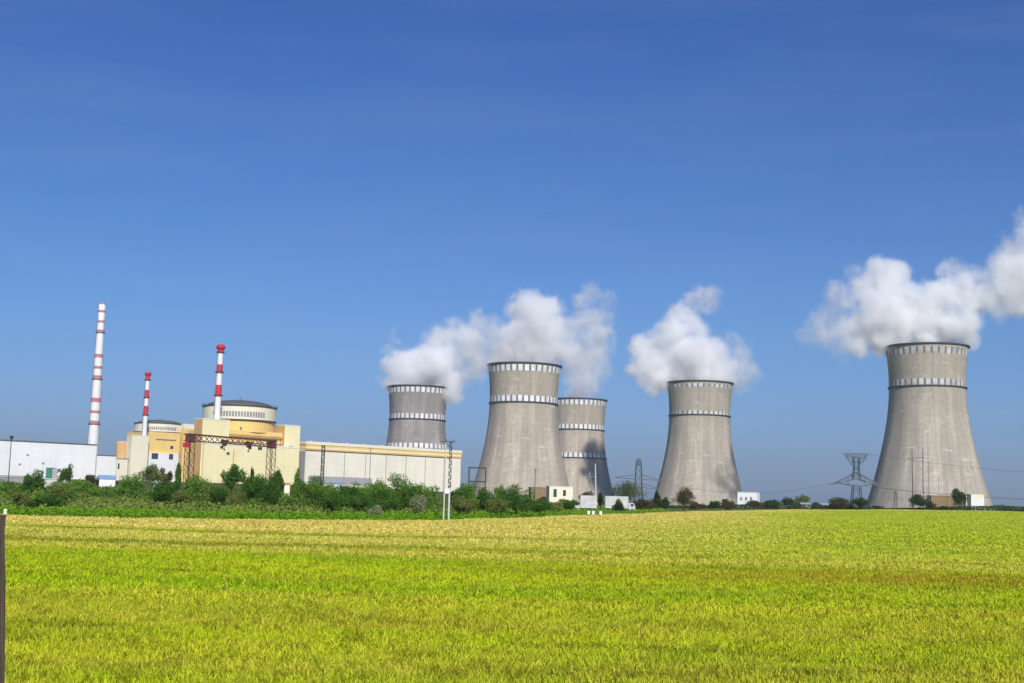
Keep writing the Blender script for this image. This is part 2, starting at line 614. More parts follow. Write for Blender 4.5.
M['dark_steel'] = plain('dark steel', (0.05, 0.05, 0.06), 0.6)
M['grey_steel'] = plain('galvanised steel', (0.20, 0.215, 0.235), 0.55, metallic=0.2)
M['pylon_steel'] = plain('dull pylon steel', (0.10, 0.115, 0.14), 0.6)
M['pale_concrete'] = plain('pale concrete', (0.55, 0.56, 0.52), 0.85)
M['grey_concrete'] = plain('grey concrete', (0.30, 0.29, 0.27), 0.9)
M['white_paint'] = plain('white paint', (0.72, 0.72, 0.72), 0.6, 0.12)
M['lorry_white'] = plain('dusty white lorry paint', (0.58, 0.57, 0.54), 0.6, 0.35, 0.6)
M['red_paint'] = plain('red paint', (0.55, 0.03, 0.05), 0.6, 0.2)
M['dull_red'] = plain('faded red paint', (0.50, 0.20, 0.17), 0.7, 0.2)
M['green_paint'] = plain('green paint', (0.05, 0.22, 0.12), 0.6)
M['brown_wall'] = wall_mat('brown brick wall', (0.26, 0.18, 0.10), 0.3, (3, 0.6), 0.8)
M['grey_wall'] = wall_mat('grey wall', (0.36, 0.35, 0.37), 0.2, (6, 3), 0.85)
M['tyre'] = plain('black rubber', (0.02, 0.02, 0.02), 0.9)
M['bluish'] = plain('blue sheet', (0.25, 0.42, 0.6), 0.5)


# ================================================================== COOLING TOWERS
def concrete_mat(name, tone, blotch):
    m, nt = new_mat(name)
    tc = nt.nodes.new('ShaderNodeTexCoord')
    p = tc.outputs['Object']
    sep = nd(nt, 'ShaderNodeSeparateXYZ', ins={0: p})
    ang = math_n(nt, 'ARCTAN2', sep.outputs[1], sep.outputs[0])
    comb = nd(nt, 'ShaderNodeCombineXYZ', ins={0: math_n(nt, 'MULTIPLY', ang, 40.0), 1: 0.0, 2: sep.outputs[2]})
    q = comb.outputs[0]
    st = noise(nt, mapping(nt, q, (0.35, 1, 0.018)), 1.0, 5, 0.65)
    st2 = noise(nt, mapping(nt, q, (0.9, 1, 0.05), (5, 0, 3)), 1.0, 3, 0.6)
    bl = noise(nt, mapping(nt, p, (0.035, 0.035, 0.03)), 1.0, 5, 0.6)
    fine = noise(nt, mapping(nt, p, (0.32, 0.32, 0.32)), 1.0, 6, 0.8)
    c = mixc(nt, ramp(nt, st, [(0.38, 0.0), (0.70, 0.75)]), tone, tuple(x * 0.60 for x in tone))
    c = mixc(nt, ramp(nt, st2, [(0.55, 0.0), (0.75, 0.5)]), c, tuple(min(1, x * 1.3) for x in tone))
    c = mixc(nt, math_n(nt, 'MULTIPLY', ramp(nt, bl, [(0.38, 0.0), (0.68, 1.0)]), blotch), c, tuple(x * 0.62 for x in tone))
    c = mixc(nt, ramp(nt, fine, [(0.40, 0.0), (0.64, 0.75)]), c, tuple(x * 0.55 for x in tone))
    st3 = noise(nt, mapping(nt, q, (0.10, 1, 0.007), (2, 0, 8)), 1.0, 5, 0.6)
    c = mixc(nt, ramp(nt, st3, [(0.40, 0.0), (0.66, 0.55)]), c, tuple(x * 0.42 for x in tone))
    c = mixc(nt, ramp(nt, st3, [(0.28, 0.4), (0.42, 0.0)]), c, tuple(min(1, x * 1.28) for x in tone))
    # run-off stains below the rim and the walkways
    low = nd(nt, 'ShaderNodeMapRange', ins={0: sep.outputs[2], 1: 92.0, 2: 140.0, 3: 0.0, 4: 0.42}).outputs[0]
    c = mixc(nt, math_n(nt, 'MULTIPLY', low, ramp(nt, st, [(0.3, 0.3), (0.6, 1.0)])), c, tuple(x * 0.5 for x in tone))
    # lift joints and meridian joints left by the climbing form, fading in and out
    fz = math_n(nt, 'FRACT', math_n(nt, 'DIVIDE', sep.outputs[2], 6.0))
    jz = math_n(nt, 'LESS_THAN', fz, 0.12)
    fa = math_n(nt, 'FRACT', math_n(nt, 'MULTIPLY', ang, 36 / (2 * math.pi)))
    ja = math_n(nt, 'LESS_THAN', fa, 0.07)
    j = math_n(nt, 'MULTIPLY', math_n(nt, 'MAXIMUM', jz, ja), ramp(nt, bl, [(0.35, 0.05), (0.6, 0.32)]))
    c = mixc(nt, j, c, tuple(x * 0.5 for x in tone))
    # a few pale repair patches in horizontal strokes
    rp = noise(nt, mapping(nt, q, (0.06, 1, 0.22), (9, 2, 4)), 1.0, 4, 0.6)
    c = mixc(nt, ramp(nt, rp, [(0.60, 0.0), (0.68, 0.35)]), c, tuple(min(1, x * 1.35) for x in tone))
    finish(nt, c, 0.9, bump=fine, bump_strength=0.35, bump_dist=0.5, spec=0.15)
    return m


def tr(h):
    """radius h metres below the rim"""
    return 35.6 * math.sqrt(1 + ((37.0 - h) / 90.0) ** 2)


M['mark_white'] = plain('white marking paint', (0.80, 0.80, 0.80), 0.7, 0.45, 0.12)
M['mark_worn'] = plain('worn white marking paint', (0.66, 0.65, 0.63), 0.8, 0.7, 0.07)
M['mark_dark'] = plain('dark marking paint', (0.20, 0.185, 0.175), 0.85, 0.3, 0.2)
M['walkway'] = plain('walkway steel', (0.06, 0.06, 0.065), 0.7)


def cooling_tower(px, py, Y, bands, mat, worn, label, inlet=7.0, slim=False):
    c = at(px, py, Y)
    gz = H0(c.x, c.y)
    base = gz + inlet                                    # the shell stands on raking columns
    hs = c.z - base
    t = thing('cooling_tower', label, 'cooling tower', (c.x, c.y, gz), 'hyperbolic cooling towers of the power plant')
    mb = MB()
    n = 96
    prof = [(tr(h), c.z - h) for h in np.linspace(hs, 0, 60)]
    inner = [(tr(h) - 0.9, c.z - h) for h in np.linspace(0, hs, 40)]
    mb.lathe(c, prof + inner, n)
    mb.build('shell', mat, t, True)
    rm = MB()
    r = tr(0)
    rm.lathe(c, [(r - 0.9, c.z + 0.01), (r - 0.9, c.z + 1.0), (r + 1.3, c.z + 1.0), (r + 1.3, c.z - 0.3), (r + 0.05, c.z - 0.3)], n)
    rm.build('rim', M['walkway'], t)
    for h in bands:
        b = MB()
        h0, h1 = (h + 1.2, h + (5.0 if slim else 7.4)) if worn else (h, h + 6.2)
        hs_ = (h1 - h0) / 5
        prof = [(tr(h1 - k * hs_) + 0.07, c.z - (h1 - k * hs_)) for k in range(6)]
        b.lathe(c, prof, 216, midx=lambda k, i: 0 if i % 6 < 4 else 1)
        b.build('marking_band', [M['mark_worn'] if worn else M['mark_white'], M['mark_dark']], t, True)
        if h > 5:
            w = MB()
            zz = c.z - h1 - 0.6
            rr = tr(h1 + 0.6)
            w.lathe(c, [(rr - 0.3, zz - 0.6), (rr + 1.1, zz - 0.6), (rr + 1.1, zz + 0.7), (rr - 0.3, zz + 0.7)], n)
            w.build('walkway', M['walkway'], t)
    cb = MB()
    rb = tr(hs)
    for i in range(44):
        a0 = 2 * math.pi * i / 44
        for s in (-1, 1):
            a1 = a0 + s * math.pi / 44
            cb.bar((c.x + math.cos(a0) * (rb + 1.8), c.y + math.sin(a0) * (rb + 1.8), gz - 0.3),
                   (c.x + math.cos(a1) * (rb - 0.4), c.y + math.sin(a1) * (rb - 0.4), base + 0.3), 0.9)
    cb.build('support_columns', M['grey_concrete'], t)
    return t, c


CONC_A = concrete_mat('tower concrete', (0.55, 0.49, 0.405), 0.65)
CONC_B = concrete_mat('grey tower concrete', (0.43, 0.395, 0.365), 0.9)
CONC_C = concrete_mat('warm tower concrete', (0.57, 0.495, 0.405), 0.6)
T1, C1 = cooling_tower(418.4, 388, 1611, (1.6, 34.5, 71.5), CONC_B, False,
                       'grey cooling tower rising behind the long pale turbine hall, three white checked bands')
T2, C2 = cooling_tower(524.5, 366.5, 1324, (1.6, 33.0), CONC_C, False,
                       'broad beige cooling tower overlapping the smaller tower behind its right side')
T3, C3 = cooling_tower(578.5, 400.5, 1720, (1.6, 34.0, 72.0), CONC_C, False,
                       'farthest cooling tower, partly hidden behind the broad beige one, three white checked bands', inlet=1.5)
T4, C4 = cooling_tower(699.8, 383.8, 1488, (1.6, 33.0), CONC_A, True,
                       'weathered cooling tower with faint worn bands, beside the small white block building', slim=True)
T5, C5 = cooling_tower(926.7, 348, 1215, (1.6, 31.5), CONC_A, True,
                       'nearest, tallest cooling tower at far right, with twin dark poles before it')

# ================================================================== BUILDINGS
U = Vector((math.cos(R(45)), math.sin(R(45)), 0))       # along the fronts, receding to the right
Vv = Vector((-math.sin(R(45)), math.cos(R(45)), 0))     # into the buildings


def hit(C, d, px, py):
    """distance along plan direction d from C to the sight line of pixel column px at row py"""
    r = ray(px, py)
    # C + d*t = s*r  (plan, camera at the origin)
    det = d.x * (-r.y) - d.y * (-r.x)
    return (-C.x * (-r.y) + C.y * (-r.x)) / det


class Blk:
    """plan block whose near vertical edge is seen at pixel (xc, ytop) at distance Y"""
    def __init__(s, xc, ytop, Y, xr, xl=None, depth=None, zb=None, u=U, v=Vv):
        s.C = at(xc, ytop, Y)
        s.zt = s.C.z
        s.u, s.v = u, v
        s.lu = hit(s.C, u, xr, ytop)
        s.lv = hit(s.C, v, xl, ytop) if xl is not None else depth
        s.zb = H0(s.C.x, s.C.y) - 1.0 if zb is None else zb

    def build(s, mb, z0=None, z1=None, mi=0, grow=0.0):
        o = s.C - s.u * grow - s.v * grow
        mb.box(o, s.u, s.v, s.lu + 2 * grow, s.lv + 2 * grow, s.zb if z0 is None else z0, s.zt if z1 is None else z1, mi)

    def front(s, mb, xa, xb, ya, yb, out=0.25, th=0.3, mi=0):
        """a panel on the front between pixel columns xa, xb and rows ya, yb"""
        a, b = hit(s.C, s.u, xa, ya), hit(s.C, s.u, xb, ya)
        Yp = s.C.y + s.u.y * (a + b) / 2
        za, zb_ = at((xa + xb) / 2, ya, Yp).z, at((xa + xb) / 2, yb, Yp).z
        o = s.C + s.u * a - s.v * out
        mb.box(o, s.u, s.v, b - a, th, zb_, za, mi)
        return a, b, za, zb_


def part(name, mats, parent, fn, sm=False):
    mb = MB(); fn(mb)
    return mb.build(name, mats, parent, sm)


# ---- right reactor unit
def containment(root, cx, cyt, Y, rpx, band_h, dome_px, zlow):
    c = at(cx, cyt, Y)
    r = rpx * Y / F
    px = Y / F
    zt = c.z
    part('containment_wall', M['yellow'], root, lambda m: m.lathe(c, [(r * 0.965, zlow), (r * 0.965, zt - band_h)], 64), True)
    part('gallery', M['pale_cream'], root, lambda m: m.lathe(c, [(r * 0.93, zt - band_h), (r, zt - band_h), (r, zt), (r * 0.9, zt)], 64))
    part('cornice', M['dark_steel'], root, lambda m: (m.lathe(c, [(r * 0.9, zt + 0.02), (r + 0.9, zt + 0.02), (r + 0.9, zt + 0.9), (r * 0.9, zt + 0.9)], 64),
                                                     m.lathe(c, [(r * 0.95, zt - band_h - 1.0), (r + 0.5, zt - band_h - 1.0), (r + 0.5, zt - band_h - 0.02), (r * 0.95, zt - band_h - 0.02)], 64)))
    hd = dome_px * px
    rd = r * 0.9
    prof = [(rd * math.cos(a), zt + 0.9 + hd * math.sin(a)) for a in np.linspace(0, math.pi / 2 * 0.97, 10)]
    d = MB(); d.lathe(c, prof, 64, close_top=True)
    dm = d.build('dome', M['roof_grey'], root, True)
    part('mast', M['grey_steel'], dm, lambda m: (m.tube((c.x, c.y, zt + hd), (c.x, c.y, zt + hd + 4.5), 0.6, 0.25), m.cbox((c.x, c.y, zt + hd + 1.2), 3, 3, 1.8)))
    # grey window ribbon of the gallery, facing the camera
    wb = MB()
    a0 = math.atan2(-c.y, -c.x)
    for k in range(18):
        a = a0 + R(-38 + k * 4.6)
        p = c + Vector((math.cos(a), math.sin(a), 0)) * (r + 0.12)
        tdir = Vector((-math.sin(a), math.cos(a), 0))
        ndir = Vector((math.cos(a), math.sin(a), 0))
        wb.box(p - tdir * (r * 0.028), tdir, ndir * -1, r * 0.056, 0.4, zt - band_h * 0.82, zt - band_h * 0.42)
    wb.build('window_ribbon', M['window_grey'], root)
    return c, r, zt


def vent_stack(px0, py0, px1, py1, Y, r0, r1, bands, label, crown=True, reds='red_paint', zb=None):
    """striped stack; bands = list of (row_top, row_bottom) painted red"""
    top = at(px1, py1, Y)
    foot = at(px0, py0, Y)
    zb = foot.z if zb is None else zb
    c = Vector((top.x, top.y, zb))
    t = thing('vent_stack' if crown else 'chimney', label, 'chimney', c, None)
    hh = top.z - zb

    def rad(z):
        return r0 + (r1 - r0) * (z - zb) / hh
    zs = [(zb, False)]
    marks = []
    for a, b in bands:
        za, zb2 = at(px1 + (px0 - px1) * (a - py1) / (py0 - py1), a, Y).z, at(px1 + (px0 - px1) * (b - py1) / (py0 - py1), b, Y).z
        marks.append((zb2, za))
    part('shaft', M['white_paint'], t, lambda m: m.lathe(c, [(rad(z), z) for z in np.linspace(zb, top.z, 12)] + [(r1 - 0.4, top.z), (r1 - 0.4, top.z - 8)], 28), True)
    for z0, z1 in marks:
        part('painted_band', M[reds], t, lambda m: m.lathe(c, [(rad(z0) + 0.06, z0), (rad(z1) + 0.06, min(z1, top.z - 0.02))], 28), True)
    if crown:
        part('crown', M['red_paint'], t, lambda m: m.lathe(c, [(r1 + 0.05, top.z - 5.0), (r1 + 1.7, top.z - 2.8), (r1 + 1.7, top.z - 1.9), (r1 + 0.4, top.z), (r1 - 0.4, top.z)], 28))
    for z0, z1 in (marks if crown else marks[::3])[-3:]:
        pl = MB(); rr = rad(z0)
        pl.lathe(c, [(rr, z0 - 0.5), (rr + 1.1, z0 - 0.5), (rr + 1.1, z0 + 0.6), (rr + 0.95, z0 + 0.6), (rr + 0.95, z0 - 0.2), (rr, z0 - 0.2)], 28)
        pl.build('platform', M['rust_steel'] if crown else M['grey_steel'], t)
    lad = MB()
    lx = c + Vector((-0.75, -0.66, 0)).normalized() * (r0 + 0.4)
    lt = c + Vector((-0.75, -0.66, 0)).normalized() * (r1 + 0.4)
    lad.bar((lx.x, lx.y, zb), (lt.x, lt.y, top.z - 1), 0.35)
    lad.build('ladder', M['grey_steel'], t)
    return t


YR = 1060.0
A = Blk(203, 419, YR, 230, xl=195)
root = thing('reactor_building', 'larger domed yellow reactor building, nearer one behind the rusty gantry crane', 'reactor building', (A.C.x, A.C.y, H0(A.C.x, A.C.y)))
zg = H0(A.C.x, A.C.y) - 1
part('stack_block', M['cream'], root, lambda m: A.build(m))
part('parapet', M['white_paint'], root, lambda m: m.box(A.C - U * 0.25 - Vv * 0.25, U, Vv, A.lu + 0.5, A.lv + 0.5, A.zt + 0.01, A.zt + 0.8))
B = Blk(204, 443.5, YR - 2.0, 298, depth=40)
B.C = B.C + U * 0.4
part('front_block', M['cream'], root, lambda m: m.box(B.C, U, Vv, B.lu, 2.2 + 10, zg, B.zt))
part('parapet', M['white_paint'], root, lambda m: m.box(B.C - U * 0.3 - Vv * 0.3, U, Vv, B.lu + 0.6, 8, B.zt + 0.01, B.zt + 1.7))
Cb = Blk(285, 425.5, YR + 66, 300.5, xl=275.5)
part('stair_block', M['cream'], root, lambda m: Cb.build(m, zg))
part('parapet', M['white_paint'], root, lambda m: m.box(Cb.C - U * 0.25 - Vv * 0.25, U, Vv, Cb.lu + 0.5, Cb.lv + 0.5, Cb.zt + 0.01, Cb.zt + 0.8))
D0 = A.C + U * (A.lu - 2) + Vv * 9.0
D1 = Cb.C
lD = (D1 - D0).dot(U)
zD = at(250, 431, YR + 45).z
part('central_block', M['yellow'], root, lambda m: m.box(D0, U, Vv, lD + 6, 55, zg, zD))
part('ledge', M['orange'], root, lambda m: m.box(D0 - Vv * 0.6, U, Vv, lD, 0.58, zD - 4.2, zD - 3.2))
E, Er, Ezt = containment(root, 240, 408, YR + 70, 36.0, 11.5, 6.5, zD - 1)
# windows and vents of the front, each its own part
for xa, xb, ya, yb in ((220.3, 223.4, 445.8, 448.6), (226.6, 229.6, 452.2, 454.8), (248.5, 251.5, 446, 449.5), (258, 262, 447, 450)):
    part('window', M['window'], root, lambda m: B.front(m, xa, xb, ya, yb, 0.2, 0.35))
part('shaded_side_skin', M['orange'], root, lambda m: m.box(A.C - U * 0.3 + Vv * 0.02, U, Vv, 0.28, A.lv - 0.1, zg, A.zt))  # ochre skin: shade of the left face put into its colour
part('shaded_side_skin', M['orange'], root, lambda m: m.box(Cb.C - U * 0.3 + Vv * 0.02, U, Vv, 0.28, Cb.lv - 0.1, zg, Cb.zt))  # same painted shade on the left face of the stair block
part('pipe_rack', M['rust_steel'], root, lambda m: [m.bar(D0 - Vv * 1.2 + U * (4 + 7 * k) + Vector((0, 0, B.zt - 4 - D0.z)), D0 - Vv * 1.2 + U * (4 + 7 * k) + Vector((0, 0, zD - 5.5 - D0.z)), 0.4) for k in range(9)]
     + [m.bar(D0 - Vv * 1.2 + U * 3 + Vector((0, 0, z - D0.z)), D0 - Vv * 1.2 + U * 62 + Vector((0, 0, z - D0.z)), 0.55) for z in (B.zt + 3.0, zD - 5.5)])
for k in range(4):
    q = B.C + U * (34 + k * 19) + Vv * 5
    part('roof_unit', M['grey_steel'], root, lambda m: m.cbox((q.x, q.y, B.zt + 1.2), 5.0 - k % 2 * 2, 3.5, 2.4))
part('wall_duct', M['orange'], root, lambda m: [m.bar(B.C + U * (B.lu * f) - Vv * 0.4 + Vector((0, 0, zg - B.C.z)), B.C + U * (B.lu * f) - Vv * 0.4 + Vector((0, 0, B.zt - 3 - B.C.z)), 0.8) for f in (0.3,)])
rl = MB()
for k in range(40):
    a_ = 2 * math.pi * k / 40
    c0_ = Vector((E.x + math.cos(a_) * (Er + 0.6), E.y + math.sin(a_) * (Er + 0.6), Ezt + 0.9))
    a2_ = 2 * math.pi * (k + 1) / 40
    c1_ = Vector((E.x + math.cos(a2_) * (Er + 0.6), E.y + math.sin(a2_) * (Er + 0.6), Ezt + 0.9))
    rl.bar(c0_, c0_ + Vector((0, 0, 1.4)), 0.2)
    rl.bar(c0_ + Vector((0, 0, 1.4)), c1_ + Vector((0, 0, 1.4)), 0.2)
rl.build('railing', M['dark_steel'], root)
for k in range(4):
    q = A.C + U * (A.lu + 6 + k * 13) + Vv * 12
    part('roof_vent', M['grey_steel'], root, lambda m: (m.tube((q.x, q.y, zD), (q.x, q.y, zD + 2.4), 0.9, 0.9), m.tube((q.x, q.y, zD + 2.4), (q.x, q.y, zD + 3.2), 1.5, 0.4)))

# ---- left reactor unit, farther away
YL = 1440.0
A3 = Blk(132, 435.5, YL, 149, xl=127)
r3 = thing('reactor_building', 'smaller, farther domed yellow reactor building beside the white hall', 'reactor building', (A3.C.x, A3.C.y, H0(A3.C.x, A3.C.y)))
zg3 = H0(A3.C.x, A3.C.y) - 1
part('stack_block', M['pale_cream'], r3, lambda m: A3.build(m))
part('parapet', M['white_paint'], r3, lambda m: m.box(A3.C - U * 0.25 - Vv * 0.25, U, Vv, A3.lu + 0.5, A3.lv + 0.5, A3.zt + 0.01, A3.zt + 0.9))
B3 = Blk(149.2, 452.5, YL + 26, 179, depth=30)
part('front_block', M['white_panel'], r3, lambda m: m.box(B3.C, U, Vv, B3.lu, 30, zg3, B3.zt))
D3 = B3.C + Vv * 2.5
zD3 = at(165, 432, YL + 30).z
part('central_block', M['yellow'], r3, lambda m: m.box(D3, U, Vv, B3.lu + 2, 50, B3.zt + 0.01, zD3))
E3, E3r, E3zt = containment(r3, 159.5, 424.5, YL + 72, 24.0, 9.5, 3.6, zD3 - 12)
G3 = Blk(184, 424.5, YL + 60, 198, xl=179)
part('stair_block', M['yellow'], r3, lambda m: G3.build(m, zg3))
part('parapet', M['pale_cream'], r3, lambda m: m.box(G3.C - U * 0.25 - Vv * 0.25, U, Vv, G3.lu + 0.5, G3.lv + 0.5, G3.zt - 5, G3.zt + 0.9))
for xa in (191.3, 194.3):
    part('stair_window_strip', M['window_grey'], r3, lambda m: G3.front(m, xa, xa + 2.2, 443, 472, 0.3, 0.4))
for xa, xb, ya, yb in ((151.8, 158.2, 453.2, 459), (169.2, 173.2, 454, 459.5)):
    part('window', M['window'], r3, lambda m: B3.front(m, xa, xb, ya, yb, 0.2, 0.35))
D3b = Blk(149.2, 440, YL + 26, 179, depth=30)
D3b.C = Vector((D3.x, D3.y, D3b.C.z))
part('window', M['window'], r3, lambda m: D3b.front(m, 170.3, 173.3, 446, 449, 0.2, 0.35))
part('ledge', M['grey_steel'], r3, lambda m: D3b.front(m, 156, 176, 439.3, 440.2, 0.6, 0.58))
an = at(122, 441, YL + 10)
part('annex_tower', M['orange'], r3, lambda m: m.lathe(an, [(6.3, zg3), (6.3, an.z - 2.5), (5.6, an.z - 0.8), (4.0, an.z)], 24, close_top=True))
anb = Blk(117, 459, YL - 10, 128, depth=14)
part('annex_base', M['pale_cream'], r3, lambda m: anb.build(m, zg3))
part('annex_base_cornice', M['grey_wall'], r3, lambda m: m.box(anb.C - U * 0.5 - Vv * 0.5, U, Vv, anb.lu + 1, anb.lv + 1, anb.zt + 0.01, anb.zt + 1.5))
part('door', M['window'], r3, lambda m: anb.front(m, 118.0, 119.6, 463.5, 469, 0.2, 0.35))

# ---- stacks
vent_stack(218.2, 420, 221, 344.6, YR + 22, 2.75, 2.3, [(344.6, 352.3), (364.5, 372.2), (385, 395.5)],
           'red and white banded vent stack on the nearer reactor building', zb=A.zt + 0.8)
vent_stack(145.2, 436, 148.2, 372, YL + 16, 2.75, 2.35, [(372, 380), (390, 397.5), (406, 415)],
           'red and white banded vent stack on the farther reactor building', zb=A3.zt + 0.9)
vent_stack(91.7, 452, 102.3, 303.2, 1330, 6.1, 3.5,
           [(303.2, 304.6), (310.3, 312.8), (320.6, 323), (330, 332.6), (354.2, 357.8), (366.2, 369), (375.6, 379.2), (398, 402.4), (410.6, 413.4), (420.8, 424)],
           'tall white chimney with thin faded red bands, rising behind the white hall', crown=False, reds='dull_red', zb=8.0)

# ---- long white hall at the left
W1 = Blk(-60, 437.5, 985, 97.3, depth=45)
hall = thing('white_hall', 'long windowless white hall below the tallest chimney', 'industrial hall', (W1.C.x, W1.C.y, H0(W1.C.x, W1.C.y)))
part('wall', M['white_panel'], hall, lambda m: W1.build(m))
part('roof', M['roof_grey'], hall, lambda m: m.box(W1.C - U * 0.5 - Vv * 0.5, U, Vv, W1.lu + 1, W1.lv + 1, W1.zt + 0.01, W1.zt + 0.9))
W2 = Blk(97.4, 455.5, W1.C.y + U.y * W1.lu + 1, 116.5, depth=30)
part('low_wing', M['white_panel'], hall, lambda m: W2.build(m))
part('low_wing_roof', M['roof_grey'], hall, lambda m: m.box(W2.C + U * 0.02 - Vv * 0.4, U, Vv, W2.lu + 0.4, W2.lv, W2.zt + 0.01, W2.zt + 0.7))
part('plinth', M['grey_wall'], hall, lambda m: W1.front(m, -58, 30, 474.5, 482, 0.5, 0.48))
for xa, ya in ((26.5, 454.2), (18.5, 463.5), (42, 462.5)):
    part('vent_louvre', M['window_grey'], hall, lambda m: W1.front(m, xa, xa + 2.4, ya, ya + 1.7, 0.2, 0.35))

# ---- turbine hall
TH = Blk(306.3, 441.2, YR + 92, 461.5, xl=296.0)
th = thing('turbine_hall', 'long pale turbine hall with yellow roof band in front of the grey tower', 'turbine hall', (TH.C.x, TH.C.y, H0(TH.C.x, TH.C.y)))
zt = TH.zt
part('wall', M['hall_white'], th, lambda m: m.box(TH.C, U, Vv, TH.lu, TH.lv + 24, TH.zb, zt - 7.0))
part('yellow_band', M['yellow'], th, lambda m: m.box(TH.C - U * 0.4 - Vv * 0.4, U, Vv, TH.lu + 0.8, TH.lv + 24.8, zt - 4.6, zt - 2.8))
part('cream_band', M['cream'], th, lambda m: m.box(TH.C - U * 0.3 - Vv * 0.3, U, Vv, TH.lu + 0.6, TH.lv + 24.6, zt - 6.99, zt - 4.61))
part('brown_trim', M['orange'], th, lambda m: m.box(TH.C - U * 0.7 - Vv * 0.7, U, Vv, TH.lu + 0.9, 0.38, zt - 7.8, zt - 6.3))
part('gutter', M['dark_steel'], th, lambda m: m.box(TH.C - U * 0.3 - Vv * 0.35, U, Vv, TH.lu * 0.93, 0.33, zt - 8.5, zt - 7.82))
part('roof', M['pale_cream'], th, lambda m: m.box(TH.C - U * 0.9 - Vv * 0.9, U, Vv, TH.lu + 1.6, TH.lv + 25.6, zt - 2.79, zt))
for k in range(9):
    q = TH.C + U * (TH.lu * (0.06 + 0.11 * k)) + Vv * 9
    part('roof_vent', M['grey_wall'], th, lambda m: m.cbox((q.x, q.y, zt + 0.7), 2.6, 2.6, 1.4))
for k in range(7):
    q = TH.C + U * (TH.lu * (0.1 + 0.13 * k)) - Vv * 0.45
    part('downpipe', M['window_grey'], th, lambda m: m.bar((q.x, q.y, TH.zb), (q.x, q.y, zt - 8.5), 0.5))
part('plinth', M['grey_wall'], th, lambda m: TH.front(m, 308, 372, 477, 484, 0.5, 0.48))
part('shaded_end_wall', M['grey_wall'], th, lambda m: m.box(TH.C - U * 0.3 + Vv * 0.5, U, Vv, 0.28, TH.lv + 22, TH.zb, zt - 8.8))  # grey sheet over the pale wall, painting the shade on the left end


# ---- gantry crane in front of the reactor building
def lattice_col(mb, x0, x1, Y, zt, zb, w=0.55, step=None, dy=5.0):
    """square lattice tower between plan columns x0..x1 at depth Y"""
    n = max(2, int((zt - zb) / (step or (x1 - x0))))
    for yy in (Y, Y + dy):
        for x in (x0, x1):
            mb.bar((x, yy, zb), (x, yy, zt), w)
        for k in range(n):
            za, zc = zb + (zt - zb) * k / n, zb + (zt - zb) * (k + 1) / n
            a, b = (x0, x1) if k % 2 else (x1, x0)
            mb.bar((a, yy, za), (b, yy, zc), w * 0.6)
            mb.bar((x0, yy, zc), (x1, yy, zc), w * 0.6)
    for x in (x0, x1):
        for k in range(n):
            za, zc = zb + (zt - zb) * k / n, zb + (zt - zb) * (k + 1) / n
            mb.bar((x, Y, za), (x, Y + dy, zc), w * 0.6)


ga, gb = at(190.5, 438.5, 905.0), at(271.8, 443.2, 985.0)
gm = (ga + gb) / 2
half = (Vector((gb.x - ga.x, gb.y - ga.y, 0))).length / 2
YG = gm.y
gzb = H0(gm.x, YG) - 0.3
gr = thing('gantry_crane', 'rusty brown gantry crane with lattice legs spanning before the yellow facade', 'gantry crane', (gm.x, YG, gzb))
gx0, gx1 = gm.x - half, gm.x + half
zt_, zl_ = gm.z + 2.4, gm.z - 2.2
bm_ = MB()
nseg = 16
for yy in (YG - 2.5, YG + 2.5):
    bm_.bar((gx0 - 4, yy, zt_), (gx1 + 3, yy, zt_), 0.9)
    bm_.bar((gx0 - 4, yy, zl_), (gx1 + 3, yy, zl_), 0.6)
    for k in range(nseg):
        xa, xb = gx0 + (gx1 - gx0) * k / nseg, gx0 + (gx1 - gx0) * (k + 1) / nseg
        bm_.bar((xa, yy, zl_ if k % 2 else zt_), (xb, yy, zt_ if k % 2 else zl_), 0.4)
bm_.build('beam', M['rust_steel'], gr)
for gx in (gx0, gx1):
    lg_ = part('leg', M['rust_steel'], gr, lambda m: lattice_col(m, gx - 2.3, gx + 2.3, YG - 2.5, zt_ - 6, gzb, 0.38, 4.2))
    part('leg_head', M['rust_steel'], lg_, lambda m: m.cbox((gx, YG, zt_ - 2.6), 5.0, 5.4, 6.4))
part('cab', M['red_paint'], gr, lambda m: (m.cbox((gx0 - 3.6, YG, zl_ - 3.2), 3.6, 3.6, 3.2), m.bar((gx0 - 3.6, YG, zl_ - 1.6), (gx0 - 3.6, YG, zl_), 0.6)))
for fx in (0.40, 0.70):
    gx = gx0 + (gx1 - gx0) * fx
    tr_ = part('trolley', M['rust_steel'], gr, lambda m: (m.cbox((gx, YG, zl_ + 1.4), 5.0, 3.2, 2.2), m.cbox((gx, YG, zl_ - 1.2), 3.0, 2.0, 1.5)))
    part('hook', M['dark_steel'], tr_, lambda m: (m.bar((gx, YG, zl_ - 1.9), (gx, YG, zl_ - 4.2), 0.25), m.cbox((gx, YG, zl_ - 4.7), 1.2, 0.9, 1.0)))
gr.rotation_euler.z = math.atan2(gb.y - ga.y, gb.x - ga.x)

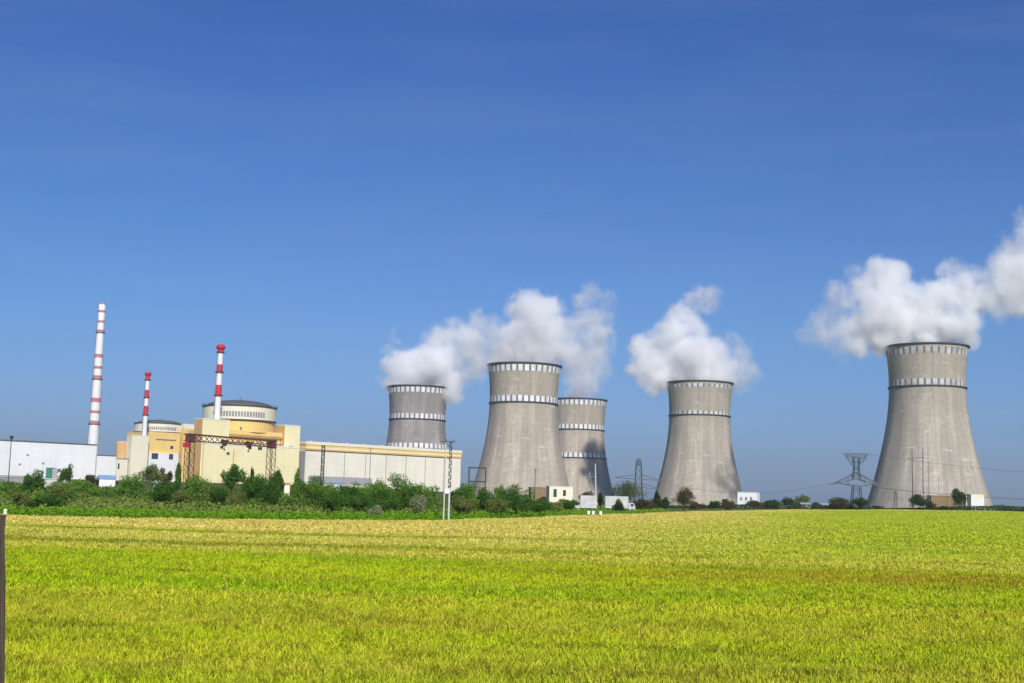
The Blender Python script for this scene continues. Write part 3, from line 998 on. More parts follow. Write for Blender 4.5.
# ---- small buildings
def shed(name, label, cat, xc, ytop, Y, xr, depth, mat, roof=None, yaw=12, rise=0.0, openings=(), zdown=1.0, group=None):
    u = Vector((math.cos(R(yaw)), math.sin(R(yaw)), 0)); v = Vector((-u.y, u.x, 0))
    b = Blk(xc, ytop, Y, xr, depth=depth, u=u, v=v)
    b.zb = H0(b.C.x, b.C.y) - zdown
    t = thing(name, label, cat, (b.C.x, b.C.y, b.zb + zdown), group)
    part('wall', mat, t, lambda m: b.build(m))
    if rise > 0:
        rb = MB()
        o = b.C - u * 0.3 - v * 0.3
        L, D = b.lu + 0.6, b.lv + 0.6
        p = [o, o + u * L, o + u * L + v * D, o + v * D]
        z = b.zt + 0.01
        pts = [Vector((q.x, q.y, z)) for q in p]
        m0 = o + v * (D / 2); m1 = o + u * L + v * (D / 2)
        pts += [Vector((m0.x, m0.y, z + rise)), Vector((m1.x, m1.y, z + rise))]
        rb.add(pts, [(3, 2, 1, 0), (0, 1, 5, 4), (2, 3, 4, 5), (0, 4, 3), (1, 2, 5)])
        rb.build('roof', roof or mat, t)
    else:
        part('roof', roof or M['roof_grey'], t, lambda m: m.box(b.C - u * 0.25 - v * 0.25, u, v, b.lu + 0.5, b.lv + 0.5, b.zt + 0.01, b.zt + 0.35))
    for nm, xa, xb, ya, yb, mt in openings:
        part(nm, mt, t, lambda m: b.front(m, xa, xb, ya, yb, 0.12, 0.2))
    return t, b


shed('block_building', 'small white block building at the foot of the weathered tower', 'building', 737.5, 492.3, 900, 757.5, 9, M['white_panel'], M['white_paint'], yaw=-22,
     openings=[('window', 740.2, 742.3, 497, 500.5, M['window_grey']), ('window', 745, 747.2, 497, 500.5, M['window_grey']), ('window', 750, 752.2, 497, 500.5, M['window_grey'])])
shed('cream_building', 'low cream building with dark doorways in front of the broad beige tower', 'building', 549.5, 486.5, 820, 573, 10, M['pale_cream'], M['pale_cream'], yaw=10,
     openings=[('door', 553.5, 556.8, 489, 497, M['window']), ('door', 563, 566, 490, 496, M['window'])])
shed('brick_shed', 'long brown brick shed left of the low cream building', 'shed', 531, 487.5, 840, 549.2, 8, M['brown_wall'], M['brown_wall'], yaw=10)
shed('kiosk', 'tall white kiosk with cream top at the right foot of the nearest tower', 'kiosk', 971, 494.8, 748, 984, 5, M['white_paint'], M['pale_cream'], yaw=8,
     openings=[('cream_fascia', 971.3, 983.7, 495.3, 497.6, M['cream'])])
shed('kiosk_shaded_part', 'narrow shaded left part of the tall white kiosk, in cream and grey', 'hut', 966, 495.8, 752, 970.5, 4, M['cream'], M['roof_grey'], yaw=8,  # kiosk's shaded left part, made as a block of its own
     openings=[('door', 967.2, 969.4, 500, 508, M['grey_wall'])])  # grey panel puts the shade of this part into colour
shed('brick_wall_shed', 'low brown brick shed between the twin poles and the dark oval tree', 'shed', 931, 495.8, 760, 957, 6, M['brown_wall'], M['brown_wall'], yaw=4)
shed('cottage', 'tiny white cottage under the green tree right of the block building', 'cottage', 801.5, 504.3, 735, 811, 5, M['white_paint'], M['grey_wall'], yaw=5, rise=1.0)
shed('cottage', 'tiny grey cottage between two dark hedges left of the far pylon', 'cottage', 822, 504.8, 760, 829, 5, M['grey_concrete'], M['grey_wall'], yaw=5, rise=1.0)
shed('shed', 'long low pale outbuilding standing before the left end of the white hall', 'shed', -8, 476.8, 560, 26, 7, M['grey_concrete'], M['grey_wall'], yaw=6)
shed('wall', 'low pale boundary wall between the dark round bush and the green container', 'wall', 44.5, 479.2, 470, 68, 0.4, M['pale_concrete'], M['pale_concrete'], yaw=8)
shed('greenhouse', 'small white sheeted greenhouse among shrubs below the farther reactor', 'greenhouse', 99.5, 478.8, 420, 115.5, 6, M['white_paint'], M['bluish'], yaw=20, rise=1.3)
shed('hut', 'tiny blue roofed hut half hidden by shrubs under the yellow facade', 'hut', 152, 479.8, 440, 158, 4, M['white_paint'], M['bluish'], yaw=12, rise=0.8)
shed('hut', 'small pale blue hut at the foot of the pale turbine hall', 'hut', 332.5, 483.8, 420, 340.5, 4, M['white_paint'], M['bluish'], yaw=12, rise=0.7)
shed('hut', 'small white hut before the open gap in trees under the cream stair block', 'hut', 284.5, 484.5, 420, 290, 4, M['pale_cream'], M['orange'], yaw=12, rise=0.7)

# container beside the hall: green body, pale end
cp, cq = at(46.2, 467.6, 520), at(61.5, 477.5, 520)
ct = thing('container', 'green tank container with a pale round end before the white hall', 'container', (cp.x, 520, H0(cp.x, 520)))
zc0, zc1 = H0(cp.x, 520), cp.z
part('body', M['green_paint'], ct, lambda m: m.box((cp.x, 520), (1, 0), (0, 1), (cq.x - cp.x) * 0.36, 4, zc0, zc1))
part('frame', M['grey_wall'], ct, lambda m: m.box((cp.x + (cq.x - cp.x) * 0.37, 520.4), (1, 0), (0, 1), (cq.x - cp.x) * 0.34, 3.5, zc0, zc1 - 0.3))
part('pale_end', M['pale_cream'], ct, lambda m: m.tube((cp.x + (cq.x - cp.x) * 0.72, 522, (zc0 + zc1) / 2), (cq.x, 522, (zc0 + zc1) / 2), 1.9, 1.7, 16))


# ---- white lorries parked below the farthest tower
def lorry(label, x0, x1, ytop, Y, cabside):
    p, q = at(x0, ytop, Y), at(x1, ytop, Y)
    gz = H0(p.x, Y)
    L = q.x - p.x
    t = thing('lorry', label, 'lorry', ((p.x + q.x) / 2, Y, gz), 'white lorries parked by the towers')
    part('box_body', M['lorry_white'], t, lambda m: m.box((p.x, Y), (1, 0), (0, 1), L, 2.5, gz + 1.0, p.z))
    cx0 = p.x - 2.3 if cabside < 0 else q.x + 0.15
    cbm = MB()
    a, b_ = (cx0, cx0 + 2.15)
    zr = gz + 2.9
    s0 = 0.5 if cabside < 0 else 0.0
    s1 = 0.0 if cabside < 0 else 0.5
    pts = []
    for yy in (Y + 0.1, Y + 2.4):
        pts += [(a, yy, gz + 0.6), (b_, yy, gz + 0.6), (b_, yy, gz + 1.8), (b_ - s1, yy, zr), (a + s0, yy, zr), (a, yy, gz + 1.8)]
    cbm.add(pts, [(0, 1, 2, 3, 4, 5), (11, 10, 9, 8, 7, 6)] + [(i, i + 6, (i + 1) % 6 + 6, (i + 1) % 6) for i in range(6)])
    cb = cbm.build('cab', M['lorry_white'], t)
    part('side_window', M['window'], cb, lambda m: m.box((a + 0.6, Y + 0.04), (1, 0), (0, 1), 1.0, 0.05, gz + 1.8, gz + 2.6))
    part('chassis', M['dark_steel'], t, lambda m: m.box((p.x, Y + 0.5), (1, 0), (0, 1), L, 1.5, gz + 0.7, gz + 0.98))
    for wx in (cx0 + 1.1, p.x + L * 0.25, p.x + L * 0.75):
        for yy in (Y + 0.2, Y + 2.2):
            wh = part('wheel', M['tyre'], t, lambda m: m.tube((wx, yy - 0.15, gz + 0.5), (wx, yy + 0.15, gz + 0.5), 0.5, 0.5, 14))
            part('rim', M['grey_steel'], wh, lambda m: m.tube((wx, yy - 0.18, gz + 0.5), (wx, yy + 0.18, gz + 0.5), 0.25, 0.25, 10))


lorry('white box lorry, left of the two lorries, nearest the low cream building', 580.5, 597, 495.3, 400, -1)
lorry('long white lorry partly behind the dark bush under the grey green tree', 605.5, 628.5, 496.0, 420, 1)
# white hives at the field edge
for i, (hx, lab) in enumerate(((588.6, 'white beehive at the field edge, left one of the touching pair'),
                               (593.4, 'white beehive at the field edge, right one of the touching pair'),
                               (600.8, 'white beehive at the field edge, standing apart from the pair'))):
    p = at(hx, 513, 318)
    gz = H0(p.x, 318)
    t = thing('beehive', lab, 'beehive', (p.x, 318, gz), 'white beehives at the field edge')
    part('box', M['white_paint'], t, lambda m: m.box((p.x - 0.33, 318), (1, 0), (0, 1), 0.66, 0.6, gz + 0.15, gz + 1.0))
    part('lid', M['grey_steel'], t, lambda m: m.box((p.x - 0.37, 317.96), (1, 0), (0, 1), 0.74, 0.68, gz + 1.01, gz + 1.1))
    part('stand', M['rust_steel'], t, lambda m: m.box((p.x - 0.3, 318.05), (1, 0), (0, 1), 0.6, 0.5, gz - 0.1, gz + 0.14))

# ================================================================== POLES AND PYLONS
def pole_pt(px, py, Y):
    p = at(px, py, Y)
    return p


# tall lamp post at the left
lp = at(11.6, 437, 300)
lg = H0(lp.x, 300)
t = thing('lamp_post', 'thin dark lamp post in front of the white hall', 'lamp post', (lp.x, 300, lg))
part('pole', M['dark_steel'], t, lambda m: m.tube((lp.x, 300, lg - 0.3), (lp.x, 300, lp.z), 0.14, 0.09))
part('lamp_head', M['dark_steel'], t, lambda m: (m.cbox((lp.x, 300, lp.z), 0.75, 0.5, 0.55), m.cbox((lp.x, 300, lp.z - 0.45), 0.4, 0.35, 0.4)))

# portal with two posts at the field edge
YP = 207.0
pa, pb = at(443.6, 516, YP), at(448.6, 516, YP)
zt_a = at(444.6, 441, YP).z
gz = H0(pb.x, YP)
t = thing('twin_post_mast', 'pale twin post mast with zigzag ironwork at the edge of the field', 'power mast', (pb.x, YP, gz))
part('post', M['pale_concrete'], t, lambda m: m.tube((pa.x, YP, gz - 0.5), (pa.x, YP, zt_a), 0.13, 0.08))
pst = part('post', M['pale_concrete'], t, lambda m: m.tube((pb.x, YP, gz - 0.5), (pb.x, YP, gz + 5.6), 0.17, 0.15))
lat = MB()
zz0, zz1 = gz + 5.2, zt_a
for yy in (YP - 0.18, YP + 0.18):
    for s in (-0.2, 0.2):
        lat.bar((pb.x + s, yy, zz0), (pb.x + s * 0.8, yy, zz1), 0.07)
    nn = 13
    for k in range(nn):
        za, zb_ = zz0 + (zz1 - zz0) * k / nn, zz0 + (zz1 - zz0) * (k + 1) / nn
        s = 0.2 if k % 2 else -0.2
        lat.bar((pb.x + s, yy, za), (pb.x - s, yy, zb_), 0.15)
lat.build('lattice_top', M['dark_steel'], t)
part('crossarm', M['dark_steel'], t, lambda m: (m.bar((pa.x - 0.9, YP, zz1 - 0.1), (pb.x + 0.6, YP, zz1 - 0.1), 0.16), m.bar((pa.x, YP, zz1 - 0.2), (pb.x, YP, zz1 - 1.2), 0.1)))
for dx in (-0.8, 0.5):
    part('insulator', M['dark_steel'], t, lambda m: m.tube((pb.x + dx, YP, zz1 - 0.2), (pb.x + dx, YP, zz1 + 0.35), 0.08, 0.05))
part('sign_plate', M['white_paint'], t, lambda m: m.box((pa.x + 0.1, YP - 0.25), (1, 0), (0, 1), pb.x - pa.x - 0.12, 0.04, at(446, 493.5, YP).z, at(446, 488.7, YP).z))

# zigzag lattice mast before the turbine hall and thin poles
def lattice_mast(label, px, ytop, Y, w, mat, top_arm=0.0, cell=None, thick=0.16, name='lattice_mast', taper=0.5):
    p = at(px, ytop, Y)
    gz = H0(p.x, Y)
    t = thing(name, label, 'lattice mast', (p.x, Y, gz))
    mb = MB()
    hgt_ = p.z - gz
    nn = max(4, int(hgt_ / (cell or w * 1.6)))
    def cor(k, i):
        f = k / nn
        ww = w / 2 * (1 - (1 - taper) * f)
        sx, sy = ((-1, -1), (1, -1), (1, 1), (-1, 1))[i]
        return Vector((p.x + sx * ww, Y + sy * ww, gz - 0.2 + (hgt_ + 0.2) * f))
    for i in range(4):
        mb.bar(cor(0, i), cor(nn, i), thick)
        for k in range(nn):
            j = (i + 1) % 4
            a, b = (cor(k, i), cor(k + 1, j)) if k % 2 else (cor(k, j), cor(k + 1, i))
            mb.bar(a, b, thick * 0.8)
    mb.build('mast', mat, t)
    if top_arm:
        part('crossarm', mat, t, lambda m: m.bar((p.x - top_arm, Y, p.z), (p.x + top_arm, Y, p.z), thick * 1.3))
    return t, p, gz


lattice_mast('dark zigzag lattice mast before the left end of the turbine hall', 323.5, 445.5, 330, 0.75, M['dark_steel'], 0.6, 0.95, 0.13, taper=0.9)


def simple_pole(label, px, ytop, Y, r, mat, arms=(), name='utility_pole'):
    p = at(px, ytop, Y)
    gz = H0(p.x, Y)
    t = thing(name, label, 'utility pole', (p.x, Y, gz))
    part('pole', mat, t, lambda m: m.tube((p.x, Y, gz - 0.3), (p.x, Y, p.z), r, r * 0.7))
    for dz, half in arms:
        part('crossarm', mat, t, lambda m: m.bar((p.x - half, Y, p.z - dz), (p.x + half, Y, p.z - dz), r * 0.9))
        for s in (-1, 1):
            part('insulator', M['grey_steel'], t, lambda m: m.tube((p.x + s * half * 0.92, Y, p.z - dz), (p.x + s * half * 0.92, Y, p.z - dz + 0.55), r * 0.5, r * 0.4, 6))
    return t


simple_pole('thin bare pole before the middle of the pale turbine hall', 370.8, 448, 340, 0.11, M['grey_steel'], ((0.3, 0.5),))
simple_pole('thin dark pole standing before the broad beige tower', 535.3, 469, 620, 0.22, M['dark_steel'], ((0.4, 0.9),))
simple_pole('left one of the twin dark poles before the nearest tower', 912.0, 449.5, 735, 0.26, M['dark_steel'], ((5.3, 3.0),))
simple_pole('right one of the twin dark poles before the nearest tower', 922.6, 449.0, 735, 0.26, M['dark_steel'], ((5.0, 3.6),))
simple_pole('short pole close right of the twin dark poles', 928.5, 462, 742, 0.2, M['grey_steel'], ((0.4, 1.2),))
simple_pole('faint pole before the nearest tower, left of the dark oval tree', 938.5, 478, 745, 0.14, M['grey_steel'], ((0.5, 1.2),))
simple_pole('thin slanting looking pole just left of the dark oval tree', 961, 468, 746, 0.13, M['grey_steel'], ((0.4, 0.9),))

# dark steel frame left of the broad tower
fy = 640.0
f0, f1 = at(469.2, 467.6, fy), at(485.8, 467.6, fy)
fg = H0(f0.x, fy)
t = thing('steel_portal', 'dark rectangular steel portal frame at the left foot of the broad tower', 'steel frame', ((f0.x + f1.x) / 2, fy, fg))
for x in (f0.x, f1.x):
    part('post', M['dark_steel'], t, lambda m: m.bar((x, fy, fg - 0.3), (x, fy, f0.z), 0.7))
for z in (f0.z, at(477, 481.6, fy).z):
    part('beam', M['dark_steel'], t, lambda m: m.bar((f0.x - 0.3, fy + 0.02, z), (f1.x + 0.3, fy + 0.02, z), 0.72))

# white portal mast in front of the farthest tower
wy = 520.0
q0, q1 = at(596.8, 464, wy), at(590, 470, wy)
wg = H0(q0.x, wy)
t = thing('portal_mast', 'pale A frame mast before the shaded side of the farthest tower', 'power mast', (q0.x, wy, wg))
part('post', M['pale_concrete'], t, lambda m: m.tube((q0.x, wy, wg - 0.3), (q0.x - 0.6, wy, q0.z), 0.36, 0.24))
part('leg', M['grey_steel'], t, lambda m: (m.bar((q1.x - 1.8, wy, wg - 0.3), (q1.x, wy, q1.z), 0.25), m.bar((q1.x + 1.8, wy, wg - 0.3), (q1.x, wy, q1.z), 0.25)))
part('crossarm', M['grey_steel'], t, lambda m: (m.bar((q1.x - 3.4, wy, q1.z - 2.6), (q0.x, wy, q1.z - 2.6), 0.22), m.bar((q1.x - 3.4, wy, q1.z - 2.6), (q1.x, wy, q1.z - 1.4), 0.16)))


def pylon(label, px, ytop, Y, kind):
    p = at(px, ytop, Y)
    gz = H0(p.x, Y)
    t = thing('power_pylon', label, 'pylon', (p.x, Y, gz))
    hh = p.z - gz
    mb = MB()
    th_ = hh * 0.0072

    def leg(zlist, wlist):
        for k in range(len(zlist) - 1):
            for i in range(4):
                sx, sy = ((-1, -1), (1, -1), (1, 1), (-1, 1))[i]
                sx2, sy2 = ((-1, -1), (1, -1), (1, 1), (-1, 1))[(i + 1) % 4]
                a = Vector((p.x + sx * wlist[k], Y + sy * wlist[k], zlist[k])); b = Vector((p.x + sx * wlist[k + 1], Y + sy * wlist[k + 1], zlist[k + 1]))
                a2 = Vector((p.x + sx2 * wlist[k], Y + sy2 * wlist[k], zlist[k])); b2 = Vector((p.x + sx2 * wlist[k + 1], Y + sy2 * wlist[k + 1], zlist[k + 1]))
                mb.bar(a, b, th_ * 1.3)
                mb.bar(a, b2, th_ * 0.7); mb.bar(a2, b, th_ * 0.7)
                mb.bar(b, b2, th_ * 0.9)
    if kind == 'cup':
        leg([gz - 0.3, gz + hh * 0.2, gz + hh * 0.40, gz + hh * 0.52], [hh * 0.10, hh * 0.08, hh * 0.06, hh * 0.05])
        mb.build('lattice_body', M['pylon_steel'], t)
        mb = MB()
        leg([gz + hh * 0.60, gz + hh * 0.72, gz + hh * 0.83, p.z - hh * 0.06], [hh * 0.06, hh * 0.04, hh * 0.035, hh * 0.05])
        mb.build('lattice_neck', M['pylon_steel'], t)
        am = MB()
        for s in (-1, 1):
            for dy in (-1, 1):
                yy = Y + dy * hh * 0.05
                am.bar((p.x, yy, gz + hh * 0.50), (p.x + s * hh * 0.30, yy, gz + hh * 0.56), th_ * 1.6)
                am.bar((p.x + s * hh * 0.30, yy, gz + hh * 0.56), (p.x, yy, gz + hh * 0.72), th_ * 1.6)
                am.bar((p.x, yy, gz + hh * 0.62), (p.x + s * hh * 0.40, yy, gz + hh * 0.52), th_ * 1.4)
                am.bar((p.x + s * hh * 0.13, yy, gz + hh * 0.54), (p.x + s * hh * 0.13, yy, gz + hh * 0.65), th_)
                # top cup
                am.bar((p.x + s * hh * 0.05, yy, gz + hh * 0.82), (p.x + s * hh * 0.175, yy, p.z), th_ * 1.3)
                am.bar((p.x - hh * 0.02, yy, p.z), (p.x + s * hh * 0.175, yy, p.z), th_ * 1.5)
                am.bar((p.x, yy, p.z - hh * 0.05), (p.x + s * hh * 0.15, yy, p.z - hh * 0.02), th_)
                for k in range(4):
                    am.bar((p.x + s * hh * 0.04 * k, yy, p.z), (p.x + s * hh * (0.04 * k + 0.025), yy, p.z - hh * 0.07), th_ * 0.8)
        am.build('crossarms', M['pylon_steel'], t)
    else:
        leg([gz - 0.3, gz + hh * 0.2, gz + hh * 0.4, gz + hh * 0.55, gz + hh * 0.7, gz + hh * 0.85, p.z - hh * 0.1, p.z], [hh * 0.10, hh * 0.08, hh * 0.065, hh * 0.06, hh * 0.055, hh * 0.05, hh * 0.05, hh * 0.02])
        mb.build('lattice_body', M['pylon_steel'], t)
        am = MB()
        for zz, half in ((0.62, 0.44), (0.47, 0.38)):
            for s in (-1, 1):
                for dy in (-1, 1):
                    am.bar((p.x + s * hh * 0.05, Y + dy * hh * 0.05, gz + hh * zz), (p.x + s * hh * half, Y, gz + hh * (zz + 0.02 - 0.04 * (s > 0))), th_ * 1.7)
                    am.bar((p.x + s * hh * 0.05, Y + dy * hh * 0.05, gz + hh * (zz + 0.08)), (p.x + s * hh * half, Y, gz + hh * (zz + 0.02 - 0.04 * (s > 0))), th_ * 1.7)
        am.build('crossarms', M['pylon_steel'], t)
        part('peak', M['pylon_steel'], t, lambda m: m.cbox((p.x, Y, p.z - hh * 0.07), hh * 0.09, hh * 0.09, hh * 0.10))
    return t, p, gz, hh


P1 = pylon('grey lattice pylon seen between the farthest tower and the weathered tower', 638.8, 458.5, 980, 'straight')
P2 = pylon('wide headed grey lattice pylon left of the nearest tower', 856.3, 453.7, 990, 'cup')
P3 = pylon('short faint lattice pylon at the left foot of the nearest tower', 895.5, 491.0, 780, 'straight')

# conductors leading off from the two pylons
def cable(a, b, sag, r, label, group):
    mb = MB()
    pts = []
    for k in range(13):
        f = k / 12
        p = Vector(a).lerp(Vector(b), f)
        p.z -= sag * 4 * f * (1 - f)
        pts.append(p)
    for k in range(12):
        mb.tube(pts[k], pts[k + 1], r, r, 5)
    o = mb.build('power_cable', M['dark_steel'], None, True, origin=pts[0])
    tag(o, label, 'cable', group)


pp, g2_, hh2 = P2[1], P2[2], P2[3]
for s, nm in ((-0.36, 'lower power cable hanging off the wide headed pylon across the hazy sky'), (0.175, 'upper power cable hanging off the wide headed pylon across the hazy sky')):
    zz = g2_ + hh2 * (0.56 if s < 0 else 1.0)
    cable((pp.x + s * hh2, pp.y, zz), (pp.x + 430, pp.y + 260, zz + 2), 9, 0.10, nm, 'cables of the wide headed pylon')
cable((pp.x + 0.30 * hh2, pp.y + 6, g2_ + hh2 * 0.50), (pp.x + 420, pp.y + 200, g2_ + hh2 * 0.58), 8, 0.10, 'lowest power cable leading off the wide headed pylon behind the nearest tower', 'cables of the wide headed pylon')
pp1 = P1[1]
cable((pp1.x + P1[3] * 0.42, pp1.y, P1[2] + P1[3] * 0.58), (pp.x - 0.26 * hh2, pp.y, g2_ + hh2 * 0.58), 9, 0.09, 'power cable strung between the two tall lattice pylons', None)

# weathered post at the camera, lower left corner of the photograph
yp = 4.2
pr = at(5.0, 560, yp)
ptop = at(0, 514.5, yp)
pgz = H0(pr.x, yp)
t = thing('fence_post', 'weathered brown post close to the camera at the left edge', 'fence post', (pr.x - 0.05, yp, pgz))
lean = at(5.0, 516, yp).x - at(5.0, 680, yp).x
fpb = MB()
seg = 8
rows = []
for k in range(seg + 1):
    z = pgz - 0.2 + (ptop.z - pgz + 0.2) * k / seg
    f = (z - at(5, 680, yp).z) / (at(5, 516, yp).z - at(5, 680, yp).z)
    xr_ = at(5.0, 680, yp).x + lean * f + 0.002 * math.sin(k * 2.1)
    rows.append([(xr_ - 0.1, yp - 0.1, z), (xr_, yp - 0.1, z), (xr_, yp, z), (xr_ - 0.1, yp, z)])
vv = [q for r_ in rows for q in r_]
fa = []
for k in range(seg):
    for i in range(4):
        fa.append((k * 4 + i, k * 4 + (i + 1) % 4, (k + 1) * 4 + (i + 1) % 4, (k + 1) * 4 + i))
fa.append((3, 2, 1, 0)); fa.append(tuple(seg * 4 + i for i in range(4)))
fpb.add(vv, fa)
mw, nt = new_mat('weathered post wood')
tc = nt.nodes.new('ShaderNodeTexCoord')
n1 = noise(nt, mapping(nt, tc.outputs['Object'], (40, 40, 2.2)), 1.0, 5, 0.6)
cw = mixc(nt, ramp(nt, n1, [(0.35, 0.0), (0.7, 1.0)]), (0.20, 0.145, 0.115), (0.09, 0.055, 0.045))
finish(nt, cw, 0.9, bump=n1, bump_strength=0.4, bump_dist=0.004)
fpb.build('post', mw, t)
kb = at(5.4, 511.2, yp)
ins = MB()
ins.lathe(kb, [(0.001, kb.z + 0.008), (0.005, kb.z + 0.0065), (0.0065, kb.z + 0.002), (0.0045, kb.z - 0.001), (0.0065, kb.z - 0.005), (0.005, kb.z - 0.010)], 14)
ins.build('insulator', M['white_paint'], t, True)
part('insulator_pin', M['dark_steel'], t, lambda m: (m.tube((kb.x, kb.y, kb.z - 0.05), (kb.x, kb.y, kb.z - 0.012), 0.003, 0.003, 6), m.tube((kb.x - 0.02, kb.y, kb.z - 0.05), (kb.x, kb.y, kb.z - 0.05), 0.003, 0.003, 6)))
part('post_cap', M['dark_steel'], t, lambda m: m.cbox((kb.x - 0.055, yp - 0.05, ptop.z + 0.008), 0.075, 0.075, 0.014))

# ================================================================== TREES AND SHRUBS
def leaf_mat(name, a, b):
    m, nt = new_mat(name)
    at_ = nd(nt, 'ShaderNodeAttribute', attribute_name='tint')
    tc = nt.nodes.new('ShaderNodeTexCoord')
    n = noise(nt, tc.outputs['Object'], 0.7, 3, 0.6)
    f = math_n(nt, 'ADD', math_n(nt, 'MULTIPLY', at_.outputs['Fac'], 0.6), math_n(nt, 'MULTIPLY', ramp(nt, n, [(0.35, 0.0), (0.65, 1.0)]), 0.4))
    c = mixc(nt, f, a, b)
    d = nd(nt, 'ShaderNodeBsdfDiffuse', ins={0: c})
    tr_ = nd(nt, 'ShaderNodeBsdfTranslucent', ins={0: c})
    mx = nd(nt, 'ShaderNodeMixShader', ins={0: 0.25, 1: d.outputs[0], 2: tr_.outputs[0]})
    o = nt.nodes.new('ShaderNodeOutputMaterial')
    nt.links.new(mx.outputs[0], o.inputs[0])
    return m


LEAF = {
    'dark': leaf_mat('dark green leaves', (0.025, 0.078, 0.012), (0.100, 0.210, 0.032)),
    'mid': leaf_mat('green leaves', (0.055, 0.135, 0.016), (0.195, 0.345, 0.050)),
    'olive': leaf_mat('olive leaves', (0.075, 0.110, 0.022), (0.230, 0.265, 0.070)),
    'deep': leaf_mat('deep green leaves', (0.014, 0.036, 0.010), (0.050, 0.095, 0.024)),
    'brown': leaf_mat('brownish leaves', (0.040, 0.036, 0.014), (0.120, 0.100, 0.036)),
    'grey': leaf_mat('grey green leaves', (0.060, 0.085, 0.038), (0.170, 0.200, 0.095)),
    'pale': leaf_mat('pale sage leaves', (0.160, 0.190, 0.085), (0.340, 0.350, 0.180)),
}
M['bark'] = plain('bark', (0.09, 0.065, 0.045), 0.95, 0.4, 2.0)


def leaf_cloud(c, rx, ry, rz, n, size, lobes, shape, rng):
    """leaf faces spread through several lobes inside an ellipsoid crown"""
    L = []
    for k in range(lobes):
        for _ in range(30):
            d = rng.normal(size=3)
            d /= np.linalg.norm(d)
            p = d * rng.uniform(0.25, 0.80)
            if shape == 'round':
                p[0] *= 1 + 0.12 * (p[2] < 0); p[1] *= 1 + 0.12 * (p[2] < 0)
            if shape == 'cone':
                zz = (p[2] + 1) / 2
                p[0] *= 1.05 - zz; p[1] *= 1.05 - zz
            if shape == 'dome' and p[2] < -0.5:
                continue
            break
        sc_ = rng.uniform(0.26, 0.48)
        if shape == 'cone':
            sc_ *= 1.1 - 0.75 * (p[2] + 1) / 2
        L.append((p, sc_))
    L.append((np.array([0, 0, -0.15]), 0.5 if shape != 'cone' else 0.35))
    wts = np.array([s ** 2 for _, s in L]); wts /= wts.sum()
    idx = rng.choice(len(L), n, p=wts)
    ctr = np.array([p for p, _ in L])[idx]
    rad = np.array([s for _, s in L])[idx]
    d = rng.normal(size=(n, 3)); d /= np.linalg.norm(d, axis=1)[:, None]
    rr = rad * rng.uniform(0.35, 1.0, n) ** 0.5 * (1 + 0.18 * rng.normal(size=n))
    p = (ctr + d * rr[:, None]) * np.array([rx, ry, rz]) + np.array(c)
    nrm = d + rng.normal(size=(n, 3)) * 0.7
    nrm /= np.linalg.norm(nrm, axis=1)[:, None]
    up = rng.normal(size=(n, 3))
    s1 = np.cross(nrm, up); s1 /= np.linalg.norm(s1, axis=1)[:, None]
    s2 = np.cross(nrm, s1)
    sz = size * rng.uniform(0.5, 1.3, n)
    q = np.empty((n, 4, 3))
    q[:, 0] = p - s1 * sz[:, None] * 0.5
    q[:, 1] = p - s2 * sz[:, None] * 0.32
    q[:, 2] = p + s1 * sz[:, None] * 0.5
    q[:, 3] = p + s2 * sz[:, None] * 0.32
    # tint by lobe plus own variation
    lt = rng.uniform(0, 1, len(L))[idx]
    tint = np.clip(0.55 * lt + 0.45 * rng.uniform(0, 1, n), 0, 1)
    return q.reshape(-1, 3), np.arange(n * 4).reshape(n, 4), tint


TREE_I = [0]


def plant(px, ytop, wpx, Y, kind, label, shape='round', name='shrub', trunk_frac=0.02, group=None, sink=0.0, ybot=None):
    TREE_I[0] += 1
    rng = np.random.default_rng(100 + TREE_I[0])
    top = at(px, ytop, Y)
    gz = H0(top.x, Y) - sink
    h = max(1.0, top.z - gz)
    w = wpx * Y / F * 1.28
    cat = 'tree' if name.endswith('tree') else 'shrub'
    t = thing(name, label, cat, (top.x, Y, gz), group)
    low = trunk_frac * h
    rz = (h - low) / 2
    cz = gz + low + rz
    mpx = Y / F
    leaf = max(0.16, min(0.42, mpx * 1.5)) if Y < 600 else mpx * 1.25
    area = w * (h - low) * 3.2
    n = int(np.clip(area / (leaf * leaf) * 5.0, 400, 5200))
    lobes = int(np.clip(w * (h - low) / 3.0, 9, 34))
    v, q, ti = leaf_cloud((top.x, Y, cz), w / 2, w / 2, rz, n, leaf, lobes, shape, rng)
    v[:, 2] = np.maximum(v[:, 2], gz + 0.05)
    o = np_mesh('crown', v, q, LEAF[kind], {'tint': ('FACE', ti)}, origin=(0, 0, 0))
    o.data.transform(Matrix.Translation(-t.location))
    o.parent = t
    tb = MB()
    r0 = max(0.06, h * 0.022)
    b0 = Vector((top.x, Y, gz - 0.2)); b1 = Vector((top.x + rng.uniform(-.1, .1) * w, Y, gz + low + rz * 0.9))
    tb.tube(b0, b1, r0, r0 * 0.45, 8)
    for k in range(6):
        f = rng.uniform(0.35, 0.9)
        s = b0.lerp(b1, f)
        an_ = rng.uniform(0, 6.28)
        e = s + Vector((math.cos(an_) * w * 0.30, math.sin(an_) * w * 0.30, rz * rng.uniform(0.3, 0.8)))
        tb.tube(s, e, r0 * 0.45, r0 * 0.12, 5)
    tb.build('trunk', M['bark'], t, True)
    return t


